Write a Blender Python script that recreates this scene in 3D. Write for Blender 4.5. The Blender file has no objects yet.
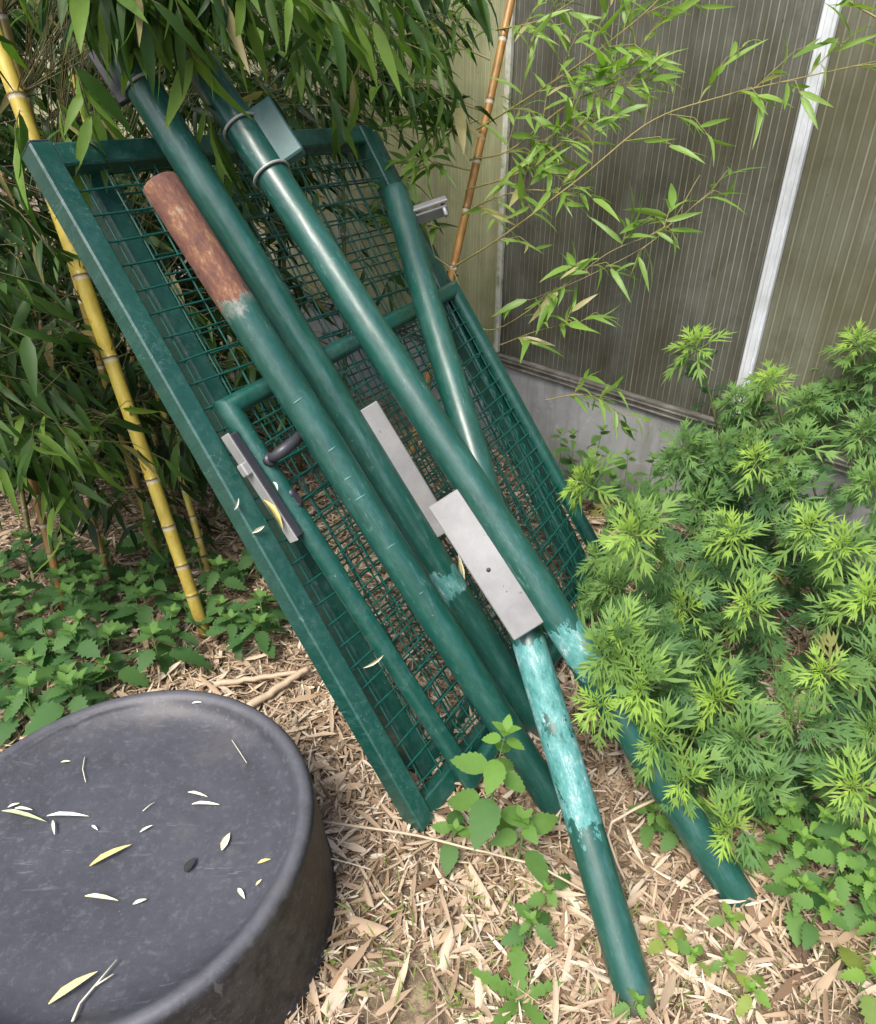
import bpy, math, random
import numpy as np
from mathutils import Matrix, Vector

random.seed(7)
R = np.random.default_rng(11)
S = bpy.context.scene
COL = S.collection
rad = math.radians
A_ = np.array

# ------------------------------------------------------------------ camera, world, sun, exposure
F_PX, PITCH, CAM_H = 700.0, 31.0, 1.5
cam_d = bpy.data.cameras.new('camera')
cam = bpy.data.objects.new('camera', cam_d)
COL.objects.link(cam)
cam.location = (0, 0, CAM_H)
cam.rotation_euler = (rad(90 - PITCH), 0, 0)
cam_d.sensor_fit = 'VERTICAL'
cam_d.sensor_height = 24
cam_d.lens = 24 * F_PX / 1024
cam_d.clip_start = 0.02
cam_d.clip_end = 300
S.camera = cam

SUN_DIR = A_([-0.27, -0.45, 0.85])
SUN_DIR = SUN_DIR / np.linalg.norm(SUN_DIR)
w = bpy.data.worlds.new('World')
S.world = w
w.use_nodes = True
nt = w.node_tree
sky = nt.nodes.new('ShaderNodeTexSky')
sky.sky_type = 'NISHITA'
sky.sun_disc = False
sky.sun_elevation = math.asin(SUN_DIR[2])
sky.sun_rotation = math.atan2(SUN_DIR[0], SUN_DIR[1])
sky.dust_density = 4.0
sky.air_density = 1.0
sky.ozone_density = 0.6
bg = nt.nodes['Background']
bg.inputs['Strength'].default_value = 0.11
nt.links.new(sky.outputs[0], bg.inputs['Color'])
sun_d = bpy.data.lights.new('sun', 'SUN')
sun_d.energy = 1.5
sun_d.angle = rad(20)
sun_d.color = (1.0, 0.965, 0.91)
sun = bpy.data.objects.new('sun', sun_d)
COL.objects.link(sun)
sun.rotation_euler = Vector(-SUN_DIR).to_track_quat('-Z', 'Y').to_euler()
S.view_settings.view_transform = 'Standard'
S.view_settings.look = 'None'
S.view_settings.gamma = 1
S.view_settings.exposure = 1.45
S.cycles.max_bounces = 6
S.cycles.transparent_max_bounces = 6
S.cycles.caustics_reflective = False
S.cycles.caustics_refractive = False

# ------------------------------------------------------------------ survey helpers (picture -> place)
_p = rad(PITCH)
FW = A_([0, math.cos(_p), -math.sin(_p)])
UP = A_([0, math.sin(_p), math.cos(_p)])
XR = A_([1.0, 0, 0])
OC = A_([0, 0, CAM_H])
ZU = A_([0, 0, 1.0])

def ray(x, y):
    return XR * ((x - 438) / F_PX) + UP * ((512 - y) / F_PX) + FW
def at(x, y, depth):
    return OC + ray(x, y) * depth
def gnd(x, y, z=0.0):
    d = ray(x, y)
    return OC + d * ((z - CAM_H) / d[2])
def unit(v):
    v = np.asarray(v, float)
    return v / (np.linalg.norm(v) + 1e-12)

# ------------------------------------------------------------------ mesh builder
ROT = {}
class MB:
    def __init__(s):
        s.V = []; s.C = []; s.L = []; s.T = []; s.M = []; s.SM = []; s.n = 0
    def add(s, V, faces, col=(0, 0, 0), mat=0, smooth=True):
        V = np.asarray(V, float).reshape(-1, 3)
        c = np.asarray(col, float)
        if c.ndim == 1: c = np.tile(c, (len(V), 1))
        s.V.append(V); s.C.append(c)
        for f in faces:
            s.L.append(np.asarray(f) + s.n); s.T.append(len(f)); s.M.append(mat); s.SM.append(smooth)
        s.n += len(V)
    def many(s, tv, tf, P, Mx, col):
        """tv (k,3) template, tf list of faces, P (m,3), Mx (m,3,3) columns = axes, col (m,3) or (m,k,3)"""
        m, k = len(P), len(tv)
        if m == 0: return
        V = np.einsum('mij,kj->mki', Mx, tv) + P[:, None, :]
        c = np.asarray(col, float)
        if c.ndim == 2: c = np.repeat(c[:, None, :], k, 1)
        s.V.append(V.reshape(-1, 3)); s.C.append(c.reshape(-1, 3))
        offs = s.n + np.arange(m) * k
        for f in tf:
            arr = np.asarray(f)[None, :] + offs[:, None]
            s.L.extend(list(arr)); s.T.extend([len(f)] * m); s.M.extend([0] * m); s.SM.extend([True] * m)
        s.n += m * k
    def tube(s, pts, r, seg=8, col=(0, 0, 0), caps=True, mat=0):
        pts = np.asarray(pts, float); n = len(pts)
        r = np.full(n, r) if np.isscalar(r) else np.asarray(r, float)
        c = np.asarray(col, float)
        if c.ndim == 1: c = np.tile(c, (n, 1))
        tg = np.gradient(pts, axis=0)
        ref = ZU if abs(unit(tg[0])[2]) < .9 else XR
        ang = np.arange(seg) / seg * 2 * math.pi
        V = []; prev = None
        for i in range(n):
            t = unit(tg[i])
            a = unit(np.cross(ref, t)) if prev is None else unit(prev - t * (prev @ t))
            prev = a; b = np.cross(t, a)
            V.append(pts[i] + r[i] * (np.cos(ang)[:, None] * a + np.sin(ang)[:, None] * b))
        V = np.concatenate(V)
        fc = [(i * seg + j, i * seg + (j + 1) % seg, (i + 1) * seg + (j + 1) % seg, (i + 1) * seg + j)
              for i in range(n - 1) for j in range(seg)]
        if caps:
            fc += [tuple(range(seg))[::-1], tuple((n - 1) * seg + j for j in range(seg))]
        s.add(V, fc, np.repeat(c, seg, 0), mat)
    def box(s, c, h, axes=None, bev=0.0, col=(0, 0, 0), mat=0):
        """bevelled box: centre c, half sizes h, axes rows"""
        ax = np.eye(3) if axes is None else np.asarray(axes, float)
        h = np.asarray(h, float); c = np.asarray(c, float)
        b = min(bev, h.min() * .6)
        if b <= 0:
            V = A_([[x, y, z] for x in (-1, 1) for y in (-1, 1) for z in (-1, 1)]) * h
            fc = [(0, 1, 3, 2), (4, 6, 7, 5), (0, 4, 5, 1), (2, 3, 7, 6), (0, 2, 6, 4), (1, 5, 7, 3)]
        else:
            V = []; idx = {}
            for x in (-1, 1):
                for y in (-1, 1):
                    for z in (-1, 1):
                        for k in range(3):
                            p = A_([x, y, z]) * (h - b); p[k] += (x, y, z)[k] * b
                            idx[(x, y, z, k)] = len(V); V.append(p)
            fc = []
            for k in range(3):
                i, j = [q for q in range(3) if q != k]
                for sg in (-1, 1):
                    f = []
                    for (u, v) in ((-1, -1), (1, -1), (1, 1), (-1, 1)):
                        q = [0, 0, 0]; q[k] = sg; q[i] = u; q[j] = v
                        f.append(idx[tuple(q) + (k,)])
                    fc.append(f)
                for u in (-1, 1):
                    for v in (-1, 1):
                        a = [0, 0, 0]; a[i] = u; a[j] = v; bq = list(a); a[k] = -1; bq[k] = 1
                        fc.append([idx[tuple(a) + (i,)], idx[tuple(bq) + (i,)], idx[tuple(bq) + (j,)], idx[tuple(a) + (j,)]])
            for x in (-1, 1):
                for y in (-1, 1):
                    for z in (-1, 1):
                        fc.append([idx[(x, y, z, k)] for k in range(3)])
            V = A_(V)
            out = []
            for f in fc:
                P = V[list(f)]; nn = np.cross(P[1] - P[0], P[2] - P[0])
                out.append(list(f) if nn @ P.mean(0) > 0 else list(f)[::-1])
            fc = out
        s.add(V @ ax + c, fc, col, mat, smooth=False)
    def lathe(s, prof, seg=64, col=(0, 0, 0)):
        prof = np.asarray(prof, float); n = len(prof)
        ang = np.arange(seg) / seg * 2 * math.pi
        V = np.concatenate([np.c_[r * np.cos(ang), r * np.sin(ang), np.full(seg, z)] for r, z in prof])
        fc = [(i * seg + j, i * seg + (j + 1) % seg, (i + 1) * seg + (j + 1) % seg, (i + 1) * seg + j)
              for i in range(n - 1) for j in range(seg)]
        s.add(V, fc, col)
    def build(s, name, mats, parent=None, loc=None):
        me = bpy.data.meshes.new(name)
        V = np.concatenate(s.V); L = np.concatenate(s.L).astype(np.int32); T = np.asarray(s.T, np.int32)
        if loc is not None: V = V - np.asarray(loc)
        if parent is not None and parent.name in ROT: V = V @ ROT[parent.name].T
        me.vertices.add(len(V)); me.vertices.foreach_set('co', V.astype(np.float32).ravel())
        me.loops.add(len(L)); me.loops.foreach_set('vertex_index', L)
        me.polygons.add(len(T)); me.polygons.foreach_set('loop_start', np.r_[0, np.cumsum(T)[:-1]].astype(np.int32))
        me.polygons.foreach_set('loop_total', T)
        if not isinstance(mats, (list, tuple)): mats = [mats]
        for m in mats: me.materials.append(m)
        me.polygons.foreach_set('material_index', np.asarray(s.M, np.int32))
        me.polygons.foreach_set('use_smooth', np.asarray(s.SM, bool))
        at_ = me.attributes.new('col', 'FLOAT_COLOR', 'POINT')
        at_.data.foreach_set('color', np.c_[np.concatenate(s.C), np.ones(len(V))].astype(np.float32).ravel())
        me.update(calc_edges=True); me.validate()
        o = bpy.data.objects.new(name, me); COL.objects.link(o)
        if parent is not None: o.parent = parent
        if loc is not None and parent is None: o.location = loc
        return o

def tag(o, label, cat, group=None, kind=None):
    if label: o['label'] = label
    if cat: o['category'] = cat
    if group: o['group'] = group
    if kind: o['kind'] = kind
    return o
def empty(name, loc, label, cat, group=None, rot=None):
    o = bpy.data.objects.new(name, None); COL.objects.link(o)
    o.empty_display_size = .05
    if rot is not None:
        o.matrix_world = Matrix.Translation(Vector(loc)) @ Matrix(A_(rot).T.tolist()).to_4x4()
    else:
        o.location = loc
    return tag(o, label, cat, group)

# ------------------------------------------------------------------ materials
class NT:
    def __init__(s, name):
        s.m = bpy.data.materials.new(name); s.m.use_nodes = True
        s.t = s.m.node_tree; s.b = s.t.nodes['Principled BSDF']; s.out = s.t.nodes['Material Output']
    def n(s, typ, **kw):
        k = s.t.nodes.new(typ)
        for a, v in kw.items():
            if a.startswith('i_'): k.inputs[a[2:].replace('_', ' ')].default_value = v
            else: setattr(k, a, v)
        return k
    def l(s, a, b): s.t.links.new(a, b)
    def coord(s, which='Object'): return s.n('ShaderNodeTexCoord').outputs[which]
    def attr(s):
        a = s.n('ShaderNodeAttribute', attribute_name='col'); sp = s.n('ShaderNodeSeparateColor'); s.l(a.outputs['Color'], sp.inputs[0]); return sp.outputs
    def noise(s, scale, detail=4, rough=.6, vec=None, which='Object'):
        k = s.n('ShaderNodeTexNoise'); k.inputs['Scale'].default_value = scale; k.inputs['Detail'].default_value = detail; k.inputs['Roughness'].default_value = rough
        s.l(vec if vec is not None else s.coord(which), k.inputs['Vector']); return k.outputs['Fac']
    def mapping(s, scale, vec=None):
        k = s.n('ShaderNodeMapping'); k.inputs['Scale'].default_value = scale; s.l(vec if vec is not None else s.coord(), k.inputs['Vector']); return k.outputs[0]
    def ramp(s, fac, stops, interp='LINEAR'):
        k = s.n('ShaderNodeValToRGB'); k.color_ramp.interpolation = interp
        e = k.color_ramp.elements
        while len(e) < len(stops): e.new(.5)
        for q, (p, c) in zip(e, stops):
            q.position = p; q.color = (c, c, c, 1) if np.isscalar(c) else tuple(c) + (1,)
        s.l(fac, k.inputs[0]); return k.outputs['Color']
    def mix(s, fac, a, b, mode='MIX'):
        k = s.n('ShaderNodeMix', data_type='RGBA', blend_type=mode)
        for sock, v in ((k.inputs[0], fac), (k.inputs[6], a), (k.inputs[7], b)):
            if hasattr(v, 'is_linked'): s.l(v, sock)
            elif np.isscalar(v): sock.default_value = v
            else: sock.default_value = tuple(v) + (1,)
        return k.outputs[2]
    def math(s, op, a, b=0.0, clamp=False):
        k = s.n('ShaderNodeMath', operation=op, use_clamp=clamp)
        for sock, v in ((k.inputs[0], a), (k.inputs[1], b)):
            if hasattr(v, 'is_linked'): s.l(v, sock)
            else: sock.default_value = v
        return k.outputs[0]
    def bump(s, h, strength=.3, dist=.01):
        k = s.n('ShaderNodeBump'); k.inputs['Strength'].default_value = strength; k.inputs['Distance'].default_value = dist
        s.l(h, k.inputs['Height']); s.l(k.outputs[0], s.b.inputs['Normal'])
    def set(s, **kw):
        for a, v in kw.items():
            k = s.b.inputs[a.replace('_', ' ')]
            if hasattr(v, 'is_linked'): s.l(v, k)
            elif np.isscalar(v): k.default_value = v
            else: k.default_value = tuple(v) + (1,)
        return s

def leaf_mat(name, dark, mid, light, tip=None, trans=.35, rough=.45, spec=.4, dry=None):
    m = NT(name); a = m.attr()
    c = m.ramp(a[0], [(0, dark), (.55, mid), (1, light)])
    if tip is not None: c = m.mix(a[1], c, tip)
    if dry is not None: c = m.mix(a[2], c, dry)
    nz = m.noise(60, 3)
    c = m.mix(m.math('MULTIPLY', nz, .35), c, A_(dark) * .8, 'MIX')
    m.set(Base_Color=c, Roughness=rough, Specular_IOR_Level=spec)
    tr = m.n('ShaderNodeBsdfTranslucent'); br = m.mix(1.0, c, (1.5, 1.7, .7), 'MULTIPLY'); m.l(br, tr.inputs['Color'])
    ms = m.n('ShaderNodeMixShader'); ms.inputs[0].default_value = trans
    m.l(m.b.outputs[0], ms.inputs[1]); m.l(tr.outputs[0], ms.inputs[2]); m.l(ms.outputs[0], m.out.inputs['Surface'])
    return m.m

M = {}
M['bamboo_leaf'] = leaf_mat('bamboo_leaf', (.012, .033, .009), (.052, .115, .023), (.16, .27, .04), dry=(.34, .29, .13), rough=.45, spec=.22)
M['sprig_leaf'] = leaf_mat('sprig_leaf', (.09, .18, .03), (.165, .29, .05), (.23, .36, .07), dry=(.42, .36, .18), rough=.42)
M['mugwort'] = leaf_mat('mugwort', (.026, .075, .026), (.078, .170, .052), (.145, .265, .075), tip=(.31, .47, .065), rough=.6, spec=.25, trans=.28, dry=(.34, .30, .08))
M['nettle'] = leaf_mat('nettle', (.05, .125, .04), (.09, .19, .055), (.15, .28, .065), tip=(.2, .36, .05), dry=(.4, .4, .08), rough=.6, spec=.25)

def stalk_mat(name, c0, c1, c2):
    m = NT(name); a = m.attr()
    v = m.mapping((14, 14, 1.2))
    nz = m.noise(3, 4, vec=v)
    c = m.ramp(nz, [(.3, c0), (.55, c1), (.75, c2)])
    spots = m.ramp(m.noise(90, 2), [(.62, 0.), (.72, 1.)])
    c = m.mix(m.math('MULTIPLY', spots, .35), c, (.08, .05, .015))
    c = m.mix(a[0], c, (.55, .52, .42))      # waxy pale ring below a node
    c = m.mix(a[1], c, (.10, .05, .018))    # dark node scar and old sheath base
    m.set(Base_Color=c, Roughness=.38)
    m.bump(nz, .1, .003)
    return m.m
M['culm_yellow'] = stalk_mat('culm_yellow', (.36, .27, .04), (.50, .39, .065), (.46, .42, .11))
M['culm_orange'] = stalk_mat('culm_orange', (.20, .095, .02), (.32, .165, .038), (.36, .22, .06))
M['culm_olive'] = stalk_mat('culm_olive', (.14, .10, .02), (.26, .19, .04), (.32, .25, .07))
M['culm_green'] = stalk_mat('culm_green', (.05, .07, .015), (.10, .12, .025), (.17, .16, .05))
def plain(name, c, rough=.6, **kw):
    m = NT(name)
    nz = m.noise(35, 4)
    m.set(Base_Color=m.mix(nz, A_(c) * .65, A_(c) * 1.3), Roughness=rough, **kw)
    return m.m
M['twig'] = plain('twig', (.22, .19, .06))
M['twig_dark'] = plain('twig_dark', (.10, .085, .03))
M['weed_stem'] = plain('weed_stem', (.12, .2, .06))
M['stem_red'] = plain('mugwort_stem', (.17, .20, .07))

# green powder-coated steel; col = (bare rust, peeled turquoise primer, edge wear)
def paint(name, base, rough=.3):
    m = NT(name); a = m.attr()
    lo = m.mapping((1, 1, .16)); me_ = m.mapping((1, 1, .45))
    n1 = m.noise(26, 6, .7, vec=me_); n2 = m.noise(70, 5, .7); n3 = m.noise(6, 4); n4 = m.noise(5, 5, .7); ns = m.noise(60, 6, .75, vec=lo)
    c = m.mix(n3, A_(base) * .72, A_(base) * 1.3)
    # dusty dull film, run-off streaks along the metal
    c = m.mix(m.math('MULTIPLY', m.ramp(m.noise(30, 7, .8, vec=me_), [(.48, 0.), (.64, 1.)]), .34), c, (.06, .15, .13))
    c = m.mix(m.math('MULTIPLY', m.ramp(ns, [(.52, 0.), (.66, 1.)]), .32), c, A_(base) * .35 + A_([.012, .01, .006]))
    hair = m.math('ABSOLUTE', m.math('SUBTRACT', m.noise(13, 3, .6, vec=m.mapping((2.5, 2.5, .35))), .5))
    hl = m.math('MULTIPLY', m.ramp(hair, [(.0, 1.), (.007, 0.)]), m.ramp(n4, [(.47, 0.), (.6, 1.)]))
    c = m.mix(m.math('MULTIPLY', hl, .6), c, (.16, .30, .27))
    chips = m.ramp(m.noise(95, 5, .75), [(.68, 0.), (.69, 1.)])
    c = m.mix(m.math('MULTIPLY', m.math('MULTIPLY', chips, m.ramp(n4, [(.42, 0.), (.55, 1.)])), .75), c, (.34, .38, .36))
    # primer: flaking patches with ragged edges, drawn out along the post
    k = m.math('ADD', a[1], m.math('ADD', m.math('MULTIPLY', m.math('SUBTRACT', n1, .5), 1.9), m.math('ADD', m.math('MULTIPLY', m.math('SUBTRACT', n4, .5), 1.2), m.math('MULTIPLY', m.math('SUBTRACT', n2, .5), .8))))
    kk = m.math('MULTIPLY', m.ramp(k, [(.49, 0.), (.505, 1.)]), m.math('GREATER_THAN', a[1], .02))
    pn = m.noise(46, 9, .78, vec=me_)
    prim = m.ramp(pn, [(.37, (.02, .12, .10)), (.43, (.055, .20, .185)), (.50, (.07, .235, .22)), (.575, (.16, .32, .31)), (.645, (.42, .49, .50))])
    c = m.mix(kk, c, prim)
    # rust
    r = m.math('ADD', a[0], m.math('MULTIPLY', m.math('SUBTRACT', m.noise(20, 6, .7, vec=me_), .5), 1.1))
    rk = m.math('MULTIPLY', m.ramp(r, [(.48, 0.), (.51, 1.)]), m.math('GREATER_THAN', a[0], .02))
    rust = m.ramp(m.noise(30, 10, .8, vec=me_), [(.36, (.045, .022, .018)), (.45, (.11, .047, .036)), (.53, (.150, .068, .043)), (.59, (.24, .115, .052)), (.635, (.25, .23, .20))])
    c = m.mix(rk, c, rust)
    edge = m.ramp(r, [(.30, 0.), (.40, 1.), (.49, 1.), (.52, 0.)])
    c = m.mix(m.math('MULTIPLY', m.math('MULTIPLY', edge, .75), m.math('GREATER_THAN', a[0], .02)), c, m.ramp(n2, [(.4, (.07, .12, .09)), (.6, (.25, .24, .21))]))
    # mud on the foot
    mud = m.math('MULTIPLY', m.ramp(m.math('ADD', a[2], m.math('MULTIPLY', m.math('SUBTRACT', n2, .5), .9)), [(.55, 0.), (.75, 1.)]), m.math('GREATER_THAN', a[2], .01))
    c = m.mix(m.math('MULTIPLY', mud, .6), c, (.11, .085, .06))
    dull = m.math('MAXIMUM', m.math('MAXIMUM', rk, kk), mud)
    rg = m.mix(rk, m.mix(kk, m.ramp(ns, [(.35, rough), (.7, rough + .22)]), (.6,) * 3), (.85,) * 3)
    m.set(Base_Color=c, Roughness=rg, Specular_IOR_Level=.5, Coat_Roughness=.28, Coat_IOR=1.6)
    m.l(m.math('MULTIPLY', m.math('SUBTRACT', 1.0, dull), m.ramp(ns, [(.4, .55), (.65, .15)])), m.b.inputs['Coat Weight'])
    h = m.math('ADD', m.math('MULTIPLY', n2, .3), m.math('ADD', m.math('MULTIPLY', rk, -.35), m.math('ADD', m.math('MULTIPLY', kk, -.7), m.math('MULTIPLY', m.ramp(pn, [(.54, 0.), (.6, 1.)]), m.math('MULTIPLY', kk, .5)))))
    m.bump(h, .3, .004)
    return m.m
M['green'] = paint('green_paint', (.0028, .060, .044), .33)
M['green_frame'] = paint('green_frame_paint', (.004, .056, .042), .36)
M['wire'] = plain('green_wire', (.007, .075, .058), .35)

def metal(name, c, rough, met=.0):
    m = NT(name); n1 = m.noise(9, 6, .65); n2 = m.noise(160, 3)
    cc = m.ramp(n1, [(.3, A_(c) * .72), (.55, A_(c)), (.75, A_(c) * 1.22)])
    cc = m.mix(m.math('MULTIPLY', n2, .35), cc, A_(c) * .6)
    sp = m.ramp(m.noise(55, 3), [(.72, 0.), (.75, 1.)])
    cc = m.mix(sp, cc, (.09, .08, .07))
    m.set(Base_Color=cc, Roughness=rough, Metallic=met); m.bump(n2, .08, .002)
    return m.m
M['galv'] = metal('galvanised_plate', (.27, .27, .265), .5, .1)
M['galv_blue'] = metal('galvanised_bracket', (.055, .13, .125), .5, .05)
M['zinc'] = metal('zinc_bolt', (.42, .42, .40), .4, .3)
M['lock_steel'] = metal('lock_steel', (.34, .34, .325), .45, .1)
M['chip'] = plain('pale_tick_green', (.10, .24, .21), .6)  # pale green of the short dashes on one post
M['dark_iron'] = metal('dark_iron', (.045, .045, .055), .42, .2)

m = NT('black_rubber')
n1 = m.noise(3.2, 5, .6); n2 = m.noise(110, 4, .7); n3 = m.noise(24, 6, .75)
geo = m.n('ShaderNodeNewGeometry'); sx = m.n('ShaderNodeSeparateXYZ'); m.l(geo.outputs['Normal'], sx.inputs[0])
dust_sheen = m.math('MULTIPLY', m.ramp(sx.outputs[2], [(.35, 0.), (.9, 1.)]), m.ramp(n1, [(.3, .5), (.65, 1.)]))  # grey of upward faces: dust plus sky sheen painted into the colour
c = m.mix(dust_sheen, (.0095, .009, .0085), (.066, .068, .082))
c = m.mix(m.math('MULTIPLY', m.ramp(n3, [(.50, 0.), (.68, 1.)]), .40), c, (.026, .026, .030))
c = m.mix(m.math('MULTIPLY', m.ramp(m.noise(7, 8, .75), [(.48, 0.), (.66, 1.)]), .5), c, (.036, .036, .042))
c = m.mix(m.math('MULTIPLY', m.ramp(m.noise(60, 6, .8), [(.52, 0.), (.66, 1.)]), .40), c, (.14, .14, .15))
for ang_, sc_, st_ in ((.3, 9, .35), (1.25, 12, .3), (2.2, 7, .3), (2.75, 15, .35)):
    mp = m.n('ShaderNodeMapping'); mp.inputs['Rotation'].default_value = (0, 0, ang_); mp.inputs['Scale'].default_value = (.12, 1, .3); m.l(m.coord(), mp.inputs['Vector'])
    sn = m.noise(sc_ * 6, 5, .7, vec=mp.outputs[0])
    c = m.mix(m.math('MULTIPLY', m.math('MULTIPLY', m.ramp(sn, [(.655, 0.), (.68, 1.)]), st_), m.ramp(m.noise(sc_ * .5, 3), [(.42, 0.), (.55, 1.)])), c, (.21, .21, .21))
c = m.mix(m.ramp(n2, [(.68, 0.), (.71, .5)]), c, (.22, .21, .2))
a = m.attr()
c = m.mix(m.math('MULTIPLY', a[0], m.ramp(n3, [(.35, .3), (.65, .95)])), c, (.095, .096, .108))   # scuffed rim
stain = m.ramp(m.noise(2.6, 7, .7), [(.56, 0.), (.62, 1.), (.66, .3)])
c = m.mix(m.math('MULTIPLY', stain, .35), c, (.10, .095, .085))   # dried water marks
m.set(Base_Color=c, Roughness=m.ramp(n1, [(.3, .42), (.7, .56)]), Specular_IOR_Level=.42)
m.bump(m.math('ADD', n2, n3), .18, .003)
M['rubber'] = m.m

m = NT('soil')
n1 = m.noise(5, 8, .7); n2 = m.noise(45, 6, .7); n3 = m.noise(24, 8, .8)
c = m.ramp(n2, [(.3, (.07, .05, .034)), (.5, (.16, .12, .08)), (.7, (.28, .22, .15))])
c = m.mix(m.ramp(n3, [(.5, 0.), (.6, .7)]), c, (.36, .28, .18))
m.set(Base_Color=c, Roughness=.9, Specular_IOR_Level=.15); m.bump(n2, .6, .02)
M['soil'] = m.m

m = NT('dry_litter'); a = m.attr()
c = m.ramp(a[0], [(0, (.10, .065, .04)), (.2, (.25, .17, .105)), (.5, (.40, .305, .205)), (.8, (.54, .44, .32)), (1, (.64, .57, .45))])
c = m.mix(m.math('MULTIPLY', m.noise(14, 5, .7), .4), c, (.22, .13, .07))
c = m.mix(a[1], c, (.16, .26, .06))
m.set(Base_Color=c, Roughness=.65, Specular_IOR_Level=.3)
M['litter'] = m.m
m = NT('pale_leaf'); a = m.attr()
c = m.ramp(a[0], [(0, (.02, .02, .02)), (.1, (.30, .22, .10)), (.5, (.55, .47, .17)), (.75, (.62, .58, .36)), (1, (.72, .72, .62))])
c = m.mix(a[1], c, (.36, .46, .22))
m.set(Base_Color=c, Roughness=.6)
M['pale_leaf'] = m.m
M['bark'] = plain('rotten_wood', (.09, .055, .035), .95)

m = NT('concrete')
n1 = m.noise(3, 6, .65); n2 = m.noise(80, 5, .7)
c = m.ramp(n1, [(.3, (.24, .24, .24)), (.5, (.36, .365, .37)), (.7, (.44, .44, .45))])
c = m.mix(m.math('MULTIPLY', n2, .3), c, (.2, .2, .19))
spx = m.n('ShaderNodeSeparateXYZ'); m.l(m.coord(), spx.inputs[0])
c = m.mix(m.math('MULTIPLY', m.ramp(spx.outputs[2], [(0., 1.), (.2, 0.)]), m.ramp(n1, [(.3, 1.), (.6, .4)])), c, (.11, .12, .065))  # algae splash at the foot
vr = m.noise(9, 7, .75, vec=m.mapping((1, 1, .12)))
c = m.mix(m.math('MULTIPLY', m.ramp(vr, [(.5, 0.), (.62, 1.)]), .45), c, (.15, .15, .135))
c = m.mix(m.math('MULTIPLY', m.ramp(m.noise(14, 8, .8), [(.56, 0.), (.64, 1.)]), .5), c, (.55, .55, .55))
m.set(Base_Color=c, Roughness=.85); m.bump(n2, .3, .004)
M['concrete'] = m.m

def poly(name, film, dirt, rib, alpha, streak, rs=.020):
    """twin-wall sheet: ribs every rs metres along local x, milky film with algae; pale panes have sunlight painted into the film"""
    m = NT(name)
    co = m.coord(); sp = m.n('ShaderNodeSeparateXYZ'); m.l(co, sp.inputs[0])
    ph = m.math('FRACT', m.math('DIVIDE', sp.outputs[0], rs))
    tri = m.math('ABSOLUTE', m.math('SUBTRACT', ph, .5))
    ribm = m.ramp(tri, [(.03, 1.), (.13, 0.)])
    wn = m.n('ShaderNodeTexWhiteNoise', noise_dimensions='1D'); m.l(m.math('FLOOR', m.math('ADD', m.math('DIVIDE', sp.outputs[0], rs), .5)), wn.inputs['W']); wv = wn.outputs['Value']
    wn2 = m.n('ShaderNodeTexWhiteNoise', noise_dimensions='1D'); m.l(m.math('FLOOR', m.math('DIVIDE', sp.outputs[0], rs)), wn2.inputs['W'])
    ribd = m.ramp(tri, [(.07, 0.), (.14, 1.), (.3, 0.)])
    v = m.mapping((2.4, 1, 1.1)); n1 = m.noise(1.7, 8, .65, vec=v)
    v2 = m.mapping((26, 1, .6)); n2 = m.noise(1.0, 6, .7, vec=v2)
    v3 = m.mapping((9, 1, 2.5)); n4 = m.noise(1.0, 6, .7, vec=v3); n5 = m.noise(7, 8, .75)
    c = m.mix(m.ramp(n1, [(.38, 0.), (.60, 1.)]), film, dirt)
    c = m.mix(m.math('MULTIPLY', m.ramp(n2, [(.42, 0.), (.64, 1.)]), .6), c, streak)
    c = m.mix(m.math('MULTIPLY', m.ramp(n5, [(.50, 0.), (.66, 1.)]), .55), c, A_(dirt) * .7)
    c = m.mix(m.math('MULTIPLY', wn2.outputs['Value'], .35), c, streak)
    c = m.mix(m.math('MULTIPLY', ribd, .28), c, A_(dirt) * .6)
    c = m.mix(m.math('MULTIPLY', m.math('MULTIPLY', ribm, m.math('POWER', wv, 2.0)), m.ramp(n4, [(.36, .02), (.62, .8)])), c, rib)
    c = m.mix(m.ramp(m.noise(45, 4), [(.66, 0.), (.72, .45)]), c, A_(dirt) * .5)
    m.set(Base_Color=c, Roughness=.32, Specular_IOR_Level=.45)
    m.bump(m.math('ADD', ribm, m.math('MULTIPLY', n2, .4)), .25, .002)
    tr = m.n('ShaderNodeBsdfTransparent'); tr.inputs[0].default_value = (.8, .8, .7, 1)
    ms = m.n('ShaderNodeMixShader')
    fac = m.math('MULTIPLY', m.math('SUBTRACT', 1.0, ribm), alpha)
    m.l(fac, ms.inputs[0]); m.l(m.b.outputs[0], ms.inputs[1]); m.l(tr.outputs[0], ms.inputs[2]); m.l(ms.outputs[0], m.out.inputs['Surface'])
    return m.m
M['pane_dark'] = poly('dark_pane', (.185, .19, .165), (.070, .067, .048), (.40, .40, .35), .28, (.105, .10, .068), .024)
M['pane_pale_sunlit'] = poly('pale_sunlit_pane', (.42, .42, .27), (.27, .28, .15), (.58, .58, .45), .05, (.20, .21, .11), .020)  # pale film colours paint in the sunlight on the left panes
M['pane_olive'] = poly('olive_pane', (.20, .205, .155), (.125, .122, .075), (.40, .39, .31), .25, (.12, .115, .07), .028)
m = NT('aluminium_bar')
n1 = m.noise(12, 5, .7, vec=m.mapping((1, 1, .4)))
m.set(Base_Color=m.ramp(n1, [(.3, (.42, .44, .44)), (.55, (.62, .65, .68)), (.75, (.70, .72, .75))]), Roughness=.45, Metallic=.1)
M['alu'] = m.m
m = NT('alu_dirty')
n1 = m.noise(15, 6, .7, vec=m.mapping((.6, 1, 1)))
m.set(Base_Color=m.ramp(n1, [(.3, (.06, .055, .045)), (.5, (.14, .13, .11)), (.72, (.28, .27, .24))]), Roughness=.6)
M['rail'] = m.m
m = NT('alu_mossy')
n1 = m.noise(22, 6, .7, vec=m.mapping((1, 1, .6)))
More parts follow.
